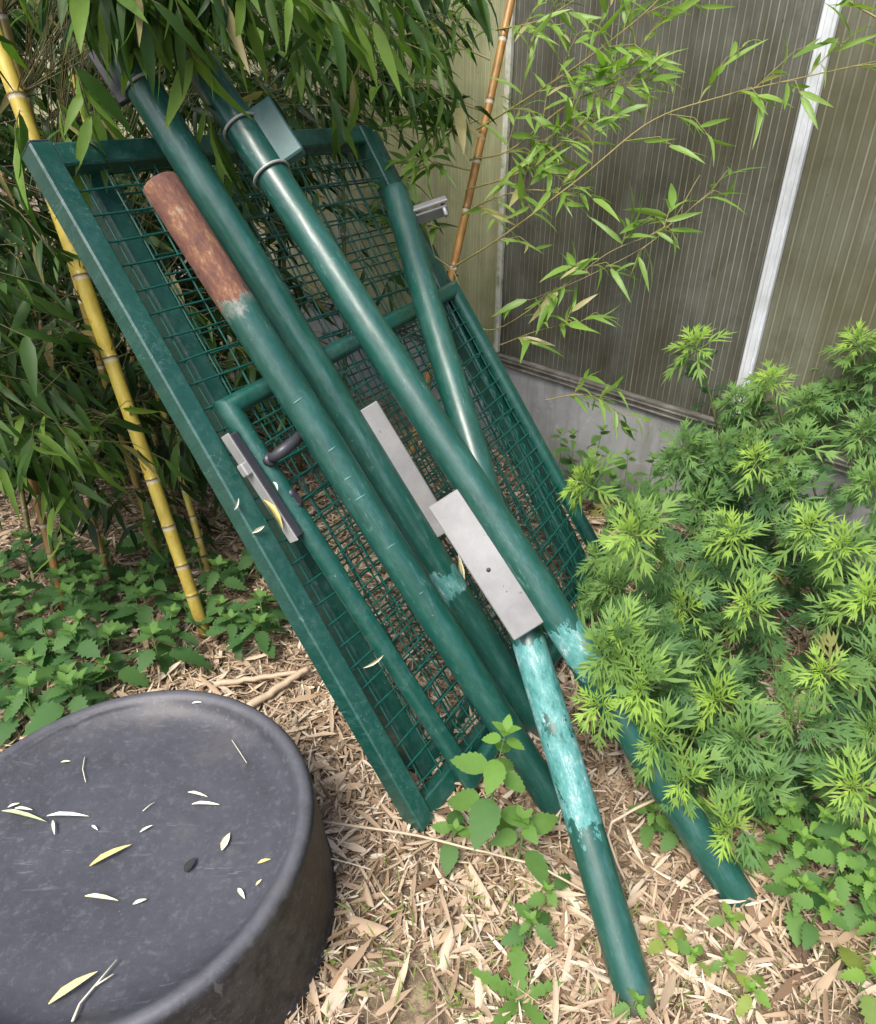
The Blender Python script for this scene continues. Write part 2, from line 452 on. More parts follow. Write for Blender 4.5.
m.set(Base_Color=m.ramp(n1, [(.35, (.16, .17, .09)), (.5, (.40, .41, .33)), (.7, (.55, .56, .52))]), Roughness=.6)
M['alu_old'] = m.m
M['interior'] = plain('shed_interior', (.07, .06, .045), .9)

# ------------------------------------------------------------------ ground
GZ = lambda x, y: .010 * np.sin(x * 5.1 + 1.3) * np.cos(y * 4.3) + .006 * np.sin(x * 11 + y * 9)
b = MB()
k = 170
t = np.linspace(-1, 1, k)
gx = t * 3.2 + np.sign(t) * np.abs(t) ** 7 * 50
X, Y = np.meshgrid(gx, gx + 1.2)
fade = np.exp(-((X / 5) ** 2 + ((Y - 1.2) / 5) ** 2))
b.add(np.c_[X.ravel(), Y.ravel(), (GZ(X, Y) * fade).ravel() - .012],
      [(i * k + j, i * k + j + 1, (i + 1) * k + j + 1, (i + 1) * k + j) for i in range(k - 1) for j in range(k - 1)])
tag(b.build('ground', M['soil']), 'bare brown soil under the dry bamboo litter', 'ground', kind='structure')

# ------------------------------------------------------------------ greenhouse
WD = unit([.702, -.712, 0]); WN = A_([-WD[1], WD[0], 0])      # along the wall to the right; inward
W0 = gnd(600, 490)
def wall_s(px, py):
    d = ray(px, py); tt = ((W0 - OC) @ WN) / (d @ WN); P = OC + d * tt
    return (P - W0) @ WD, P[2]
gh = empty('greenhouse', W0, 'greenhouse with dull twin-wall panes and pale metal bars on a grey concrete plinth', 'greenhouse', rot=[WD, WN, ZU])
s_l, _ = wall_s(496, 330)
s_r, z_r = wall_s(741, 390)
_, z_rail = wall_s(590, 392)
z_rail = float(np.clip(z_rail, .2, .5))
pitch_ = s_r - s_l
b = MB(); b.box((-.6, .06, z_rail / 2 - .05), (4.2, .06, z_rail / 2 + .05), bev=.006); b.build('plinth', M['concrete'], gh)
b = MB()
for q, (zz, hh, yy) in enumerate(((.004, .004, -.016), (.014, .005, -.008), (.024, .004, -.013), (.035, .006, -.005))):
    b.box((-.6, .03 + yy / 2, z_rail + zz), (4.2, .03 - yy / 2, hh), bev=.002)
b.build('bottom_rail', M['rail'], gh)
zt = 2.7; zb = z_rail + .043
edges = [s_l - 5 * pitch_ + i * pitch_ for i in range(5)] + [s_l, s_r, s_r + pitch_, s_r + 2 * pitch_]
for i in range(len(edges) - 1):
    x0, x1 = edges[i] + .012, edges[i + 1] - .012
    mt = M['pane_pale_sunlit'] if x1 <= s_l else (M['pane_dark'] if i == 5 else M['pane_olive'])
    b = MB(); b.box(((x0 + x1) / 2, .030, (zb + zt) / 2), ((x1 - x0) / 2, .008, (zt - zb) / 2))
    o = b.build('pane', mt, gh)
    if mt is M['pane_dark']: o['label'] = 'dark brownish pane'
    elif mt is M['pane_pale_sunlit']: o['label'] = 'pale yellowish pane'
    else: o['label'] = 'grey olive pane'
for i, x in enumerate(edges):
    hw = .022 if i >= 6 else .013
    b = MB(); b.box((x, .010, (zb + zt) / 2 + .001), (hw, .012, (zt - zb) / 2), bev=.004)
    if i >= 6: b.box((x + .004, -.004, (zb + zt) / 2), (hw * .45, .004, (zt - zb) / 2 - .002), bev=.002)
    b.build('glazing_bar', M['alu'] if i >= 6 else M['alu_old'], gh)
b = MB(); b.box((-.6, .03, zt + .03), (4.2, .03, .03), bev=.004); b.build('top_rail', M['alu'], gh)
b = MB()
b.box((-.6, 2.6, 1.3), (4.2, .02, 1.3)); b.box((-4.7, 1.35, 1.3), (.02, 1.25, 1.3)); b.box((3.5, 1.35, 1.3), (.02, 1.25, 1.3))
b.box((-.6, 1.36, .02), (4.1, 1.24, .02))
b.build('interior_wall', M['interior'], gh)
b = MB(); b.box((-.6, 1.36, 2.78), (4.25, 1.38, .012)); b.build('roof', M['pane_olive'], gh)
b = MB()   # vertical inner post seen dimly low in the dark pane
sx_, _ = wall_s(652, 380); b.box((sx_, .12, .9), (.02, .02, .9), bev=.004); b.build('inner_post', M['alu_old'], gh)

# ------------------------------------------------------------------ gates (leaning stack)
GB = A_([-.053, 1.029, 0.0]); th, lean = .959, .594
GE = A_([math.cos(th), math.sin(th), 0]); _n = A_([-math.sin(th), math.cos(th), 0])
GG = _n * math.sin(lean) + ZU * math.cos(lean); GN = np.cross(GE, GG)
GW, GL = 1.05, 1.69
def gplane(x, y, off=0.0):
    d = ray(x, y); tt = ((GB + GN * off - OC) @ GN) / (d @ GN); P = OC + d * tt; q = P - GB
    return P, q @ GE, q @ GG, tt
def gp(u, v, n=0.0): return GB + GE * u + GG * v + GN * n
TW, TD = .050, .055
def wires(b, x0, x1, y0, y1, su, sv, r=.0019, z=0.0, jit=.0):
    for i, u in enumerate(np.arange(x0 + su * .6, x1, su)):
        y = np.linspace(y0, y1, 14); b.tube(np.c_[np.full(14, u) + R.normal(0, jit, 14), y, np.full(14, z - r) + R.normal(0, jit * .6, 14)], r, 5, caps=False)
    for i, v in enumerate(np.arange(y0 + sv * .6, y1, sv)):
        x = np.linspace(x0, x1, 10); b.tube(np.c_[x, np.full(10, v) + R.normal(0, jit, 10), np.full(10, z + r) + R.normal(0, jit * .6, 10)], r, 5, caps=False)
def square_gate(origin, label, mesh_z, su, sv, lock=False, rail_mid=None, phase=0):
    g = empty('mesh_gate', origin, label, 'gate', 'green mesh gates leaning in a stack', rot=[GE, GG, GN])
    h = TW / 2
    for x in (h, GW - h):
        b = MB(); b.box((x, GL / 2, 0), (h, GL / 2, TD / 2), bev=.004); o = b.build('frame_stile', M['green_frame'], g)
        c = MB(); c.box((x, GL + .002, 0), (h - .003, .003, TD / 2 - .003), bev=.002); c.build('end_cap', M['dark_iron'], o)
    for y in (h, GL - h):
        b = MB(); b.box((GW / 2, y, -.002), (GW / 2 - TW + .001, h, TD / 2 - .004), bev=.004); b.build('frame_rail', M['green_frame'], g)
    b = MB(); wires(b, TW - .004, GW - TW + .004, TW - .004, GL - TW + .004, su, sv, .0026, mesh_z, .0012); b.build('wire_mesh', M['wire'], g)
    return g
g1 = square_gate(GB, 'square tube green mesh gate in front, long left stile reaching the ground', .004, .062, .056)
g2 = square_gate(gp(.128, .035, -.075), 'square tube green mesh gate behind the front one, shifted right and up', .010, .052, .050)
# hinge block on the right stile of the front gate
b = MB(); b.box((GW + .004, 1.145, -.02), (.030, .045, .030), bev=.004); b.build('hinge_block', M['dark_iron'], g1)

# pipe gate on top, turned 5 degrees in its plane
PO = .0525; PR = .024
pTL, u0, v0, _ = gplane(228, 408, PO); pTR, u1, v1, _ = gplane(453, 290, PO)
rot5 = math.atan2(v1 - v0, u1 - u0)
PE = GE * math.cos(rot5) + GG * math.sin(rot5); PG = -GE * math.sin(rot5) + GG * math.cos(rot5)
PW = math.hypot(u1 - u0, v1 - v0); PH = 1.06
pO = gp(u0, v0, PO) - PG * PH
pg = empty('mesh_gate', pO, 'smaller green pipe-framed mesh gate with lock and handle, lying on the square gates', 'gate', 'green mesh gates leaning in a stack', rot=[PE, PG, GN])
ring = [(0, 0), (PW, 0), (PW, PH), (0, PH)]
b = MB()
seg = 16
ang = np.arange(seg) / seg * 2 * math.pi
V = []
for (x, y), (dx, dy) in zip(ring, ((-1, -1), (1, -1), (1, 1), (-1, 1))):
    V.append(np.c_[x + PR * np.cos(ang) * dx, y + PR * np.cos(ang) * dy, PR * np.sin(ang)])
fc = [(i * seg + j, i * seg + (j + 1) % seg, ((i + 1) % 4) * seg + (j + 1) % seg, ((i + 1) % 4) * seg + j) for i in range(4) for j in range(seg)]
b.add(np.concatenate(V), fc)
o = b.build('pipe_frame', M['green'], pg)
md = o.modifiers.new('split', 'EDGE_SPLIT'); md.split_angle = rad(40)
b = MB(); wires(b, PR, PW - PR, PR, PH - PR, .05, .05, .0025, 0.0, .0015)
for vv in np.arange(.05, PH, .2):   # doubled, twisted line wires
    x = np.linspace(PR, PW - PR, 60); b.tube(np.c_[x, vv + .004 * np.sin(x * 120), .004 * np.cos(x * 120)], .0018, 5, caps=False)
for uu in (PW - .075, PW - .15):
    y = np.linspace(PR, PH - PR, 80); b.tube(np.c_[uu + .004 * np.sin(y * 130), y, .004 * np.cos(y * 130)], .0018, 5, caps=False)
b.build('wire_mesh', M['wire'], pg)
def plocal(x, y, off=0.0):
    P, _, _, _ = gplane(x, y, PO + off); q = P - pO
    return A_([q @ PE, q @ PG, off])
l0, l1 = plocal(231, 434, .0), plocal(296, 538, .0)
ymid, yh = (l0[1] + l1[1]) / 2, abs(l0[1] - l1[1]) / 2
b = MB(); b.box((-PR - .010, ymid, .002), (.011, yh, .015), bev=.003)
lk = b.build('lock_case', M['dark_iron'], pg)
b = MB(); b.box((-PR - .0225, ymid, .002), (.0018, yh + .004, .0155), bev=.001)
b.build('face_plate', M['lock_steel'], lk)
b = MB(); b.box((-PR - .030, ymid + yh * .40, .006), (.009, .015, .011), bev=.003); b.build('latch_bolt', M['zinc'], lk)
h0 = plocal(272, 458, .0); hb = h0[1]
b = MB()
b.tube([(0, hb, PR - .004), (0, hb, PR + .010)], .015, 16)
b.tube([(0, hb, PR + .004), (.001, hb + .001, .046), (.006, hb + .002, .062), (.022, hb + .004, .071), (.05, hb + .007, .073), (.085, hb + .012, .068), (.112, hb + .018, .056), (.120, hb + .021, .046)],
       [.010, .011, .0135, .0135, .0130, .0130, .0125, .008], 14)
b.build('door_handle', M['dark_iron'], pg)
kq = plocal(294, 499, PR); kb = kq[1]
b = MB()
b.tube([(.006, kb + .012, PR - .006), (.006, kb + .012, PR + .0015)], .0105, 16)
b.box((.006, kb - .002, PR - .0024), (.0085, .014, .004), bev=.002)
b.tube([(.006, kb - .016, PR - .006), (.006, kb - .016, PR + .0013)], .0085, 16)
b.build('keyhole_plate', M['dark_iron'], pg)

# ------------------------------------------------------------------ loose posts
def on_line(P, Q, px, py):
    """distance from P along P->Q of the point nearest to the sight line"""
    d = unit(Q - P); r_ = unit(ray(px, py)); w_ = P - OC
    a_, bb, c_ = d @ d, d @ r_, r_ @ r_
    return (bb * (r_ @ w_) - c_ * (d @ w_)) / (a_ * c_ - bb * bb)
def post(top, bot, label, r=.038, rust=None, primer=(), ext=.02):
    d = unit(bot - top); bot = bot + d * ext
    L = np.linalg.norm(bot - top)
    _sx = unit(np.cross(d, ZU)); rot = A_([_sx, np.cross(-d, _sx), -d])
    t = empty('gate_post', bot, label, 'post', 'loose green steel posts leaning on the gates', rot=rot); ROT[t.name] = rot
    n = 110; s = np.linspace(0, L, n)
    pts = top[None] + d[None] * s[:, None]
    # slight waviness so that the tube is not ruler straight
    side = unit(np.cross(d, ZU)); pts += side[None] * (.0012 * np.sin(s * 7 + top[0] * 9))[:, None]
    c = np.zeros((n, 3))
    if rust: c[:, 0] = np.clip((rust - s) / .16 + .5, 0, 1) 
    for (a0, a1, k_) in primer: c[:, 1] = np.maximum(c[:, 1], np.clip(np.minimum((s - a0) / .05, (a1 - s) / .10), 0, 1) * k_)
    c[:, 2] = np.clip(1 - (L - s) / .085, 0, 1)
    pts = np.concatenate([[pts[0] - d * .008, pts[0] - d * .0065, pts[0] - d * .003], pts]); c = np.concatenate([c[:1]] * 3 + [c])
    rr = np.full(len(pts), r); rr[0] = r * .62; rr[1] = r * .82; rr[2] = r * .96
    b = MB(); b.tube(pts, rr, 28, c); b.build('tube', M['green'], t, loc=bot)
    return t, top, d, bot
def frame_of(d, toward):
    """axes along d, across (picture left to right), and out toward the camera"""
    z = unit(toward - d * (toward @ d)); x = unit(np.cross(d, z)); return x, z
def ubolt(t, base, p, d, z, r=.040, bot=None):
    x = np.cross(d, z); a = np.linspace(-.15 * math.pi, 1.15 * math.pi, 22)
    b = MB(); b.tube([p + (x * math.cos(q) + z * math.sin(q)) * (r + .0025) for q in a], .0034, 8)
    for sgn in (1, -1): b.tube([p + x * sgn * (r + .001) * .9 - z * .02, p + x * sgn * (r + .001) * .9 - z * .05], .0042, 8)
    b.build('u_bolt', M['zinc'], t, loc=bot)
def plate(t, bot, c, d, x, z, hl, hw, ht, mat, label=None, lip=True):
    b = MB(); b.box(c, (hl, hw, ht), [d, x, z], bev=.0025)
    if lip:
        for sgn in (1, -1): b.box(c + x * sgn * (hw - .0022) - z * (ht + .008), (hl - .001, .002, .0085), [d, x, z], bev=.001)
    o = b.build('mounting_plate', mat, t, loc=bot)
    if label: o['label'] = label
    return o
def bolt_hole(o, p, z, r_=.0045):
    b = MB(); ROT[o.name] = ROT[o.parent.name]; b.tube([p - z * .001, p + z * .0006], r_, 12); b.build('bolt_hole', M['dark_iron'], o)

# A: long post lying deepest, its foot behind the rusty one
pA1 = gplane(424, 542, .092)[0]; pA0 = gplane(170, 130, .118)[0]
dA = unit(pA1 - pA0); topA = pA0 - dA * (on_line(pA0, pA1, 118, 42) * -1)
botA = pA0 + dA * ((pA0[2] - .03) / -dA[2])
tA, topA, dA, bA = post(topA, botA, 'green post lying deepest against the gates, one U-bolt and dark plate near its top', primer=[(on_line(topA, botA, 432, 556), on_line(topA, botA, 462, 612), .8)], ext=.03)
s_ = on_line(topA, botA, 400, 478); xA, zA = frame_of(dA, OC - (topA + dA * s_))
cc = gplane(398, 477, .122)[0]
o = plate(tA, bA, cc, dA, xA, zA, .185, .052, .004, M['galv'])
for f_ in (-.155, .155): bolt_hole(o, cc + dA * f_ + zA * .004 - bA, zA, .004)
s_ = on_line(topA, botA, 141, 86); pp = topA + dA * s_; xA, zA = frame_of(dA, OC - pp)
ubolt(tA, None, pp, dA, zA, bot=bA)
plate(tA, bA, pp - dA * .05 + xA * -.050 - zA * .02 if (xA @ XR) > 0 else pp - dA * .05 + xA * .050 - zA * .02, dA, xA, zA, .055, .014, .010, M['dark_iron'], 'dark plate', lip=False)

# B: the long right-hand post whose foot comes out beyond the mugwort
botB = gnd(738, 897); topB = gplane(178, 30, .15)[0]
tB, topB, dB, bB = post(topB, botB, 'longest green post crossing over the others, greenish box bracket near its top', primer=[(on_line(topB, botB, 556, 610), on_line(topB, botB, 615, 690), .72)], ext=.03)
def plate_on(t, bot, top, d, px, py, off_z, hl, hw, ht, mat, **kw):
    s_ = on_line(top, bot, px, py); p0 = top + d * s_; x, z = frame_of(d, OC - p0)
    r_ = ray(px, py); depth = (p0 - OC) @ FW / (r_ @ FW)
    c = OC + r_ * (depth - off_z)
    return plate(t, bot, c, d, x, z, hl, hw, ht, mat, **kw), p0, x, z
plate_on(tB, bB, topB, dB, 487, 564, .012, .172, .041, .005, M['galv'], label='pale grey plate with a lip')
q_ = topB + dB * on_line(topB, botB, 487, 564); x_, z_ = frame_of(dB, OC - q_); rr_ = ray(487, 564); c_ = OC + rr_ * ((q_ - OC) @ FW / (rr_ @ FW) - .012)
bolt_hole([c for c in tB.children if c.name.startswith('mounting')][0], c_ + dB * .012 + x_ * .004 + z_ * .005 - bB, z_, .005)
s_ = on_line(topB, botB, 262, 130)
for (px, py) in ((238, 131), (267, 178)):
    q = on_line(topB, botB, px, py); p0 = topB + dB * q; xB, zB = frame_of(dB, OC - p0); ubolt(tB, None, p0, dB, zB, bot=bB)
s_ = on_line(topB, botB, 250, 152); p0 = topB + dB * s_; xB, zB = frame_of(dB, OC - p0)
if xB @ XR < 0: xs = -1
else: xs = 1
b = MB(); b.box(p0 + xB * xs * .060 + zB * .002, (.070, .029, .016), [dB, xB, zB], bev=.004); o = b.build('bracket', M['galv_blue'], tB, loc=bB); o['label'] = 'greenish grey box bracket'

# E: shorter steep post running under B, peeling near its middle
botE = gnd(635, 996); topE = gplane(395, 193, .098)[0]
tE, topE, dE, bE = post(topE, botE, 'green post with a peeling turquoise band, running under the longest post to the front', primer=[(on_line(topE, botE, 525, 628), on_line(topE, botE, 606, 862), .74), (on_line(topE, botE, 618, 945), on_line(topE, botE, 632, 985), .42)], ext=.02)
s_ = on_line(topE, botE, 402, 212); p0 = topE + dE * s_; xE, zE = frame_of(dE, OC - p0); xs = 1 if xE @ XR > 0 else -1
b = MB(); b.box(p0 + xE * xs * .075 - zE * .004, (.026, .060, .004), [unit(dE * .8 + zE * .6), xE, np.cross(unit(dE * .8 + zE * .6), xE)], bev=.002)
b.box(p0 + xE * xs * .075 + dE * .024 - zE * .02, (.004, .055, .02), [dE, xE, zE], bev=.002)
o = b.build('mounting_plate', M['galv'], tE, loc=bE)
b = MB(); b.tube([p0 + xE * xs * .120 - zE * .01, p0 + xE * xs * .120 + dE * .055 - zE * .005], .006, 8); b.build('bolt', M['zinc'], tE, loc=bE)

# D: rusty-topped post in front
botD = gnd(553, 803); topD = gplane(161, 184, .165)[0]
sr = on_line(topD, botD, 236, 300)
tD, topD, dD, bD = post(topD, botD, 'green post with bare rusty top end, leaning in front of the deepest post', rust=sr, ext=.03)

xD, zD = frame_of(dD, OC - (topD + dD * .8))
for (px, py) in ((297, 402), (326, 452), (357, 497), (386, 545), (417, 590), (345, 478)):
    q = topD + dD * on_line(topD, botD, px, py); x_, z_ = frame_of(dD, OC - q); sg = 1 if x_ @ XR > 0 else -1
    aa = np.linspace(R.uniform(-.5, -.1), R.uniform(.15, .5), 6) * 1.0
    b = MB(); b.tube([q + dD * .003 * R.normal() * f + (z_ * math.cos(f) + x_ * sg * math.sin(f)) * .0379 for f in aa], [.0003, .0012, .0016, .0014, .001, .0003], 5)
    b.build('pale_tick', M['chip'], tD, loc=bD)  # short pale green dash across the post face

# ------------------------------------------------------------------ rubber tub, upside down
TC = A_([-.614, .832]); TH, TR, TBR = .30, .36, .388
b = MB()
prof = [(TBR + .006, -.01), (TBR + .006, .010), (TBR + .001, .018), (TBR - .004, .10), (TBR - .010, .19), (TR + .012, .272), (TR + .0105, .283), (TR + .006, .2915), (TR - .001, .2965), (TR - .008, .2978),
        (TR - .014, .2965), (TR - .020, .2925), (TR - .030, .283), (TR - .046, .272), (TR - .066, .2655), (.26, .262), (.20, .259), (.12, .2575), (.05, .2565), (0, .2565)]
cc_ = [(.0, 0, 0)] * 6 + [(.15, 0, 0), (.5, 0, 0), (1, 0, 0), (1, 0, 0), (.8, 0, 0), (.4, 0, 0), (.1, 0, 0)] + [(0, 0, 0)] * 7
prof_i = []; col_i = []
for i in range(len(prof) - 1):
    for q in (0, .5): prof_i.append(A_(prof[i]) * (1 - q) + A_(prof[i + 1]) * q); col_i.append(A_(cc_[i]) * (1 - q) + A_(cc_[i + 1]) * q)
prof_i.append(A_(prof[-1])); col_i.append(A_(cc_[-1]))
SEG = 128
b.lathe(prof_i, SEG, np.repeat(A_(col_i), SEG, 0))
V = b.V[0]; an = np.arctan2(V[:, 1], V[:, 0]); rr = np.hypot(V[:, 0], V[:, 1])
V[:, 2] += np.where(rr < .33, (.004 * np.sin(3 * an + 1) + .003 * np.sin(rr * 30 + 2 * an)) * (rr / .3) ** 2, .0015 * np.sin(2 * an))
V[:, :2] *= (1 + .004 * np.sin(3 * an + .5) + .003 * np.sin(5 * an))[:, None]
tub = b.build('tub', M['rubber'], None)
tub.location = (TC[0], TC[1], 0)
tag(tub, 'upturned black rubber tub with a dusty, sheen-tinted dished base on dry litter', 'tub')
pr = A_([q for q in prof if q[0] < TR - .02][::-1])
def tub_pt(px, py):
    z = .27
    for _ in range(4):
        P = gnd(px, py, z); z = float(np.interp(np.hypot(*(P[:2] - TC)), pr[:, 0], pr[:, 1])) + .004
    return gnd(px, py, z)

# ------------------------------------------------------------------ leaf templates (x along, y across, z normal)
def blade(stations, widths, fold=.25, curl=0.0, base=0.0):
    V = []; F = []
    for i, (x, wd) in enumerate(zip(stations, widths)):
        z = -curl * x * x
        V += [(x, -wd, z + wd * fold), (x, 0, z), (x, wd, z + wd * fold)]
    n = len(stations)
    for i in range(n - 1):
        a = i * 3; F += [(a, a + 3, a + 4, a + 1), (a + 1, a + 4, a + 5, a + 2)]
    return A_(V, float) if False else np.array(V, float), F
BL = [blade([0, .06, .25, .5, .78, 1], A_([.12, .5, 1, .95, .5, .02]) * wv, .3, cv) for wv, cv in ((.085, .12), (.098, .3), (.075, .5))]
def serrate(n=7, w=.34, fold=.18, curl=.25, notch=.75):
    V = [(0, 0, 0)]; F = []
    xs = np.linspace(0, 1, n * 2 + 1)
    prof_ = lambda x: w * np.sin(np.pi * np.clip(x, 0, 1) ** .72) ** .9
    mid = [(x, 0, -curl * x * x) for x in xs]
    V = list(mid); m_ = len(V)
    for sgn in (1, -1):
        st = len(V)
        for i, x in enumerate(xs):
            wd = prof_(x) * (1 if i % 2 == 0 else notch) + (.012 if i == 0 else 0)
            xx = x + (.03 if i % 2 == 0 else -.01)
            V.append((min(xx, 1.0), sgn * wd, -curl * x * x + fold * wd - .02 * (i % 2)))
        for i in range(len(xs) - 1):
            q = (i, i + 1, st + i + 1, st + i); F.append(q if sgn < 0 else q[::-1])
    return np.array(V, float), F
NET = [serrate(7, .33, .2, .3, .66), serrate(7, .30, .3, .5, .64), serrate(6, .38, .15, .2, .66)]
def pinnate(seed, simple=False):
    rg = np.random.default_rng(seed); V = []; F = []
    def lobe(x, y, a, L, wd):
        c_, s_2 = math.cos(a), math.sin(a); k0 = len(V)
        for (p, q) in ((0, -.5), (0, .5), (.4, -1), (.4, 1), (1, 0)):
            lx, ly = p * L, q * wd
            V.append((x + lx * c_ - ly * s_2, y + lx * s_2 + ly * c_, -.25 * lx * p))
        F.append((k0, k0 + 2, k0 + 3, k0 + 1)); F.append((k0 + 2, k0 + 4, k0 + 3))
    for st, LL in (((.22, .40), (.42, .46), (.62, .36)) if not simple else ((.35, .5), (.6, .34))):
        for sg in (1, -1):
            L = LL * rg.uniform(.8, 1.15); a = sg * rg.uniform(.55, .8); s0 = st + rg.uniform(-.03, .03)
            lobe(s0, 0, a, L, .031 if not simple else .034)
            if not simple:
                ex, ey = s0 + L * .40 * math.cos(a), L * .40 * math.sin(a)
                lobe(ex, ey, a - sg * .62, L * .50, .027)
                if st < .5: lobe(ex, ey, a + sg * .55, L * .40, .024)
    lobe(.60, 0, 0, .42, .036); lobe(.70, 0, .5, .2, .024); lobe(.70, 0, -.5, .2, .024)
    k0 = len(V); V.extend([(0, -.010, 0), (0, .010, 0), (.64, .032, 0), (.64, -.032, 0)]); F.append((k0, k0 + 3, k0 + 2, k0 + 1))
    V = np.array(V, float); V[:, 2] += -.34 * V[:, 0] ** 2 + .30 * np.abs(V[:, 1]) - .5 * V[:, 1] ** 2
    return V, F
MUG = [pinnate(i) for i in range(5)]
MUGTIP = [pinnate(20 + i, True) for i in range(4)]
def axes_for(t, n):
    t = t / np.linalg.norm(t, axis=1, keepdims=True)
    s = np.cross(n, t); s /= np.linalg.norm(s, axis=1, keepdims=True) + 1e-9
    return t, s, np.cross(t, s)
class Leaves:
    """collects leaves and writes them in one go"""
    def __init__(s, temps): s.t = temps; s.P = []; s.T = []; s.N = []; s.L = []; s.C = []; s.W = []
    def put(s, p, t, n, L, col, w=1.0): s.P.append(p); s.T.append(t); s.N.append(n); s.L.append(L); s.C.append(col); s.W.append(w)
    def into(s, b):
        if not s.P: return
        P = A_(s.P); T, Sx, N = axes_for(A_(s.T, float) if False else np.array(s.T, float), np.array(s.N, float)); L = np.array(s.L)[:, None]; W = np.array(s.W)[:, None]
        Mx = np.stack([T * L, Sx * L * W, N * L], 2); C = np.array(s.C, float)
        ch = R.integers(0, len(s.t), len(P))
        for i, (tv, tf) in enumerate(s.t):
            q = ch == i; b.many(tv, tf, P[q], Mx[q], C[q])
    def build(s, name, mat, parent=None, loc=None):
        b = MB(); s.into(b); return b.build(name, mat, parent, loc)

# ------------------------------------------------------------------ bamboo
def culm_mesh(base, top, r0, r1, inter, mat, parent, bow=0.0, dark_foot=True, seg=14):
    L = np.linalg.norm(top - base); d = unit(top - base); side = unit(np.cross(d, A_([.3, 1, .2])))
    nodes = []; s = .05
    while s < L: nodes.append(s); s += inter * (.34 + .66 * min(1, s / (L * .42))) * R.uniform(.9, 1.1)
    ss = [0.]; rr = [1.]; cc = [(0, .65 if dark_foot else 0, 0)]
    for s in nodes:
        for ds, k_, c in ((-.016, 1., (0, 0, 0)), (-.011, 1., (.75, 0, 0)), (-.004, 1.02, (.8, 0, 0)), (-.002, 1.10, (.1, .85, 0)), (.001, 1.10, (.1, .85, 0)), (.003, 1.0, (0, .3, 0)), (.012, .985, (0, 0, 0))):
            ss.append(s + ds); rr.append(k_); cc.append((c[0] * min(1, s / .3), max(c[1], .55 * max(0, 1 - s / .32)), 0) if dark_foot else c)
    ss.append(L + .03); rr.append(1); cc.append((0, 0, 0))
    ss = A_(ss); f = ss / L
    pts = base[None] + d[None] * ss[:, None] + side[None] * (bow * np.sin(np.pi * np.clip(f, 0, 1)))[:, None]
    b = MB(); b.tube(pts, (r0 + (r1 - r0) * f) * A_(rr), seg, A_(cc)); o = b.build('culm', mat, parent, loc=base)
    return [base + d * s + side * bow * math.sin(math.pi * s / L) for s in nodes]

def spray(lv, tw, p, d, n=7, L=.12, bright=.3, droop=.7, pdry=.03, tl=.22, rw=.0011, wd=1.0):
    """a twig with a fan of hanging leaves; returns nothing"""
    d = unit(d); tip = p + d * tl + A_([0, 0, -.10 * tl])
    mid = p + d * tl * .55 + A_([0, 0, .02])
    tw.tube([p, mid, tip], [rw * 1.3, rw, rw * .6], 4, caps=False)
    for i in range(n):
        f = (i + .5) / n; q = p * (1 - f) ** 2 + 2 * mid * f * (1 - f) + tip * f * f
        side = unit(np.cross(d, ZU) + R.normal(0, .2, 3)) * (1 if i % 2 else -1)
        t = unit(d * R.uniform(.3, .9) + side * R.uniform(.25, 1.0) + A_([0, 0, -1]) * droop * R.uniform(.2, 1.4))
        nrm = unit(ZU * R.uniform(.3, 1) + R.normal(0, .45, 3) - FW * .35)
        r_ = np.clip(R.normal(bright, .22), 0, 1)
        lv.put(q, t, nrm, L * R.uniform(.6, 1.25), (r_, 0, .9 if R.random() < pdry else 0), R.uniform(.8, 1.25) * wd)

culms = []
def bamboo(base, top, r0, r1, inter, mat, label, group='bamboo culms in the clump', bow=0.0, foot=True):
    t = empty('bamboo', base, label, 'bamboo', group)
    nodes = culm_mesh(base, top, r0, r1, inter, mat, t, bow, foot)
    rec = dict(t=t, base=base, top=top, nodes=A_(nodes), lv=Leaves(BL), tw=MB(), r=r0)
    culms.append(rec); return rec
def lineto(bpx, tpx, dep, extra=1.0):
    base = gnd(*bpx); top = at(tpx[0], tpx[1], dep); return base, base + (top - base) * extra
cb = []
bs, tp = lineto((206, 636), (14, 95), 1.90, 1.35)
cY = bamboo(bs, tp, .0195, .024, .24, M['culm_yellow'], 'thick bright yellow bamboo culm with pale node rings, crossing behind the gate corner', bow=-.012)
bs, tp = lineto((66, 612), (-10, 290), 2.15, 2.2); bamboo(bs, tp, .013, .011, .2, M['culm_orange'], 'orange bamboo culm leaning at the left edge, nettles at its foot', bow=.02)
bs, tp = lineto((163, 570), (120, 420), 2.35, 3.2); bamboo(bs, tp, .013, .011, .2, M['culm_olive'], 'dull olive bamboo culm close behind the thick yellow one', bow=.015)
bs, tp = lineto((212, 585), (170, 430), 2.4, 3.0); bamboo(bs, tp, .012, .010, .16, M['culm_yellow'], 'thin yellowish bamboo culm right of the thick yellow one, beside the gate', bow=.01)
bs, tp = lineto((186, 545), (140, 380), 2.65, 2.6); bamboo(bs, tp, .010, .009, .2, M['culm_olive'], 'thin brown bamboo culm in the shade between the olive and yellowish ones', bow=.01)
bs, tp = lineto((112, 590), (45, 330), 2.5, 2.4); bamboo(bs, tp, .011, .009, .22, M['culm_orange'], 'slim orange brown bamboo culm standing among shaded leaves at the left', bow=.02)
bs, tp = lineto((10, 660), (-60, 420), 2.0, 2.6); bamboo(bs, tp, .012, .010, .2, M['culm_orange'], 'short visible orange bamboo foot at the far left above the nettles')
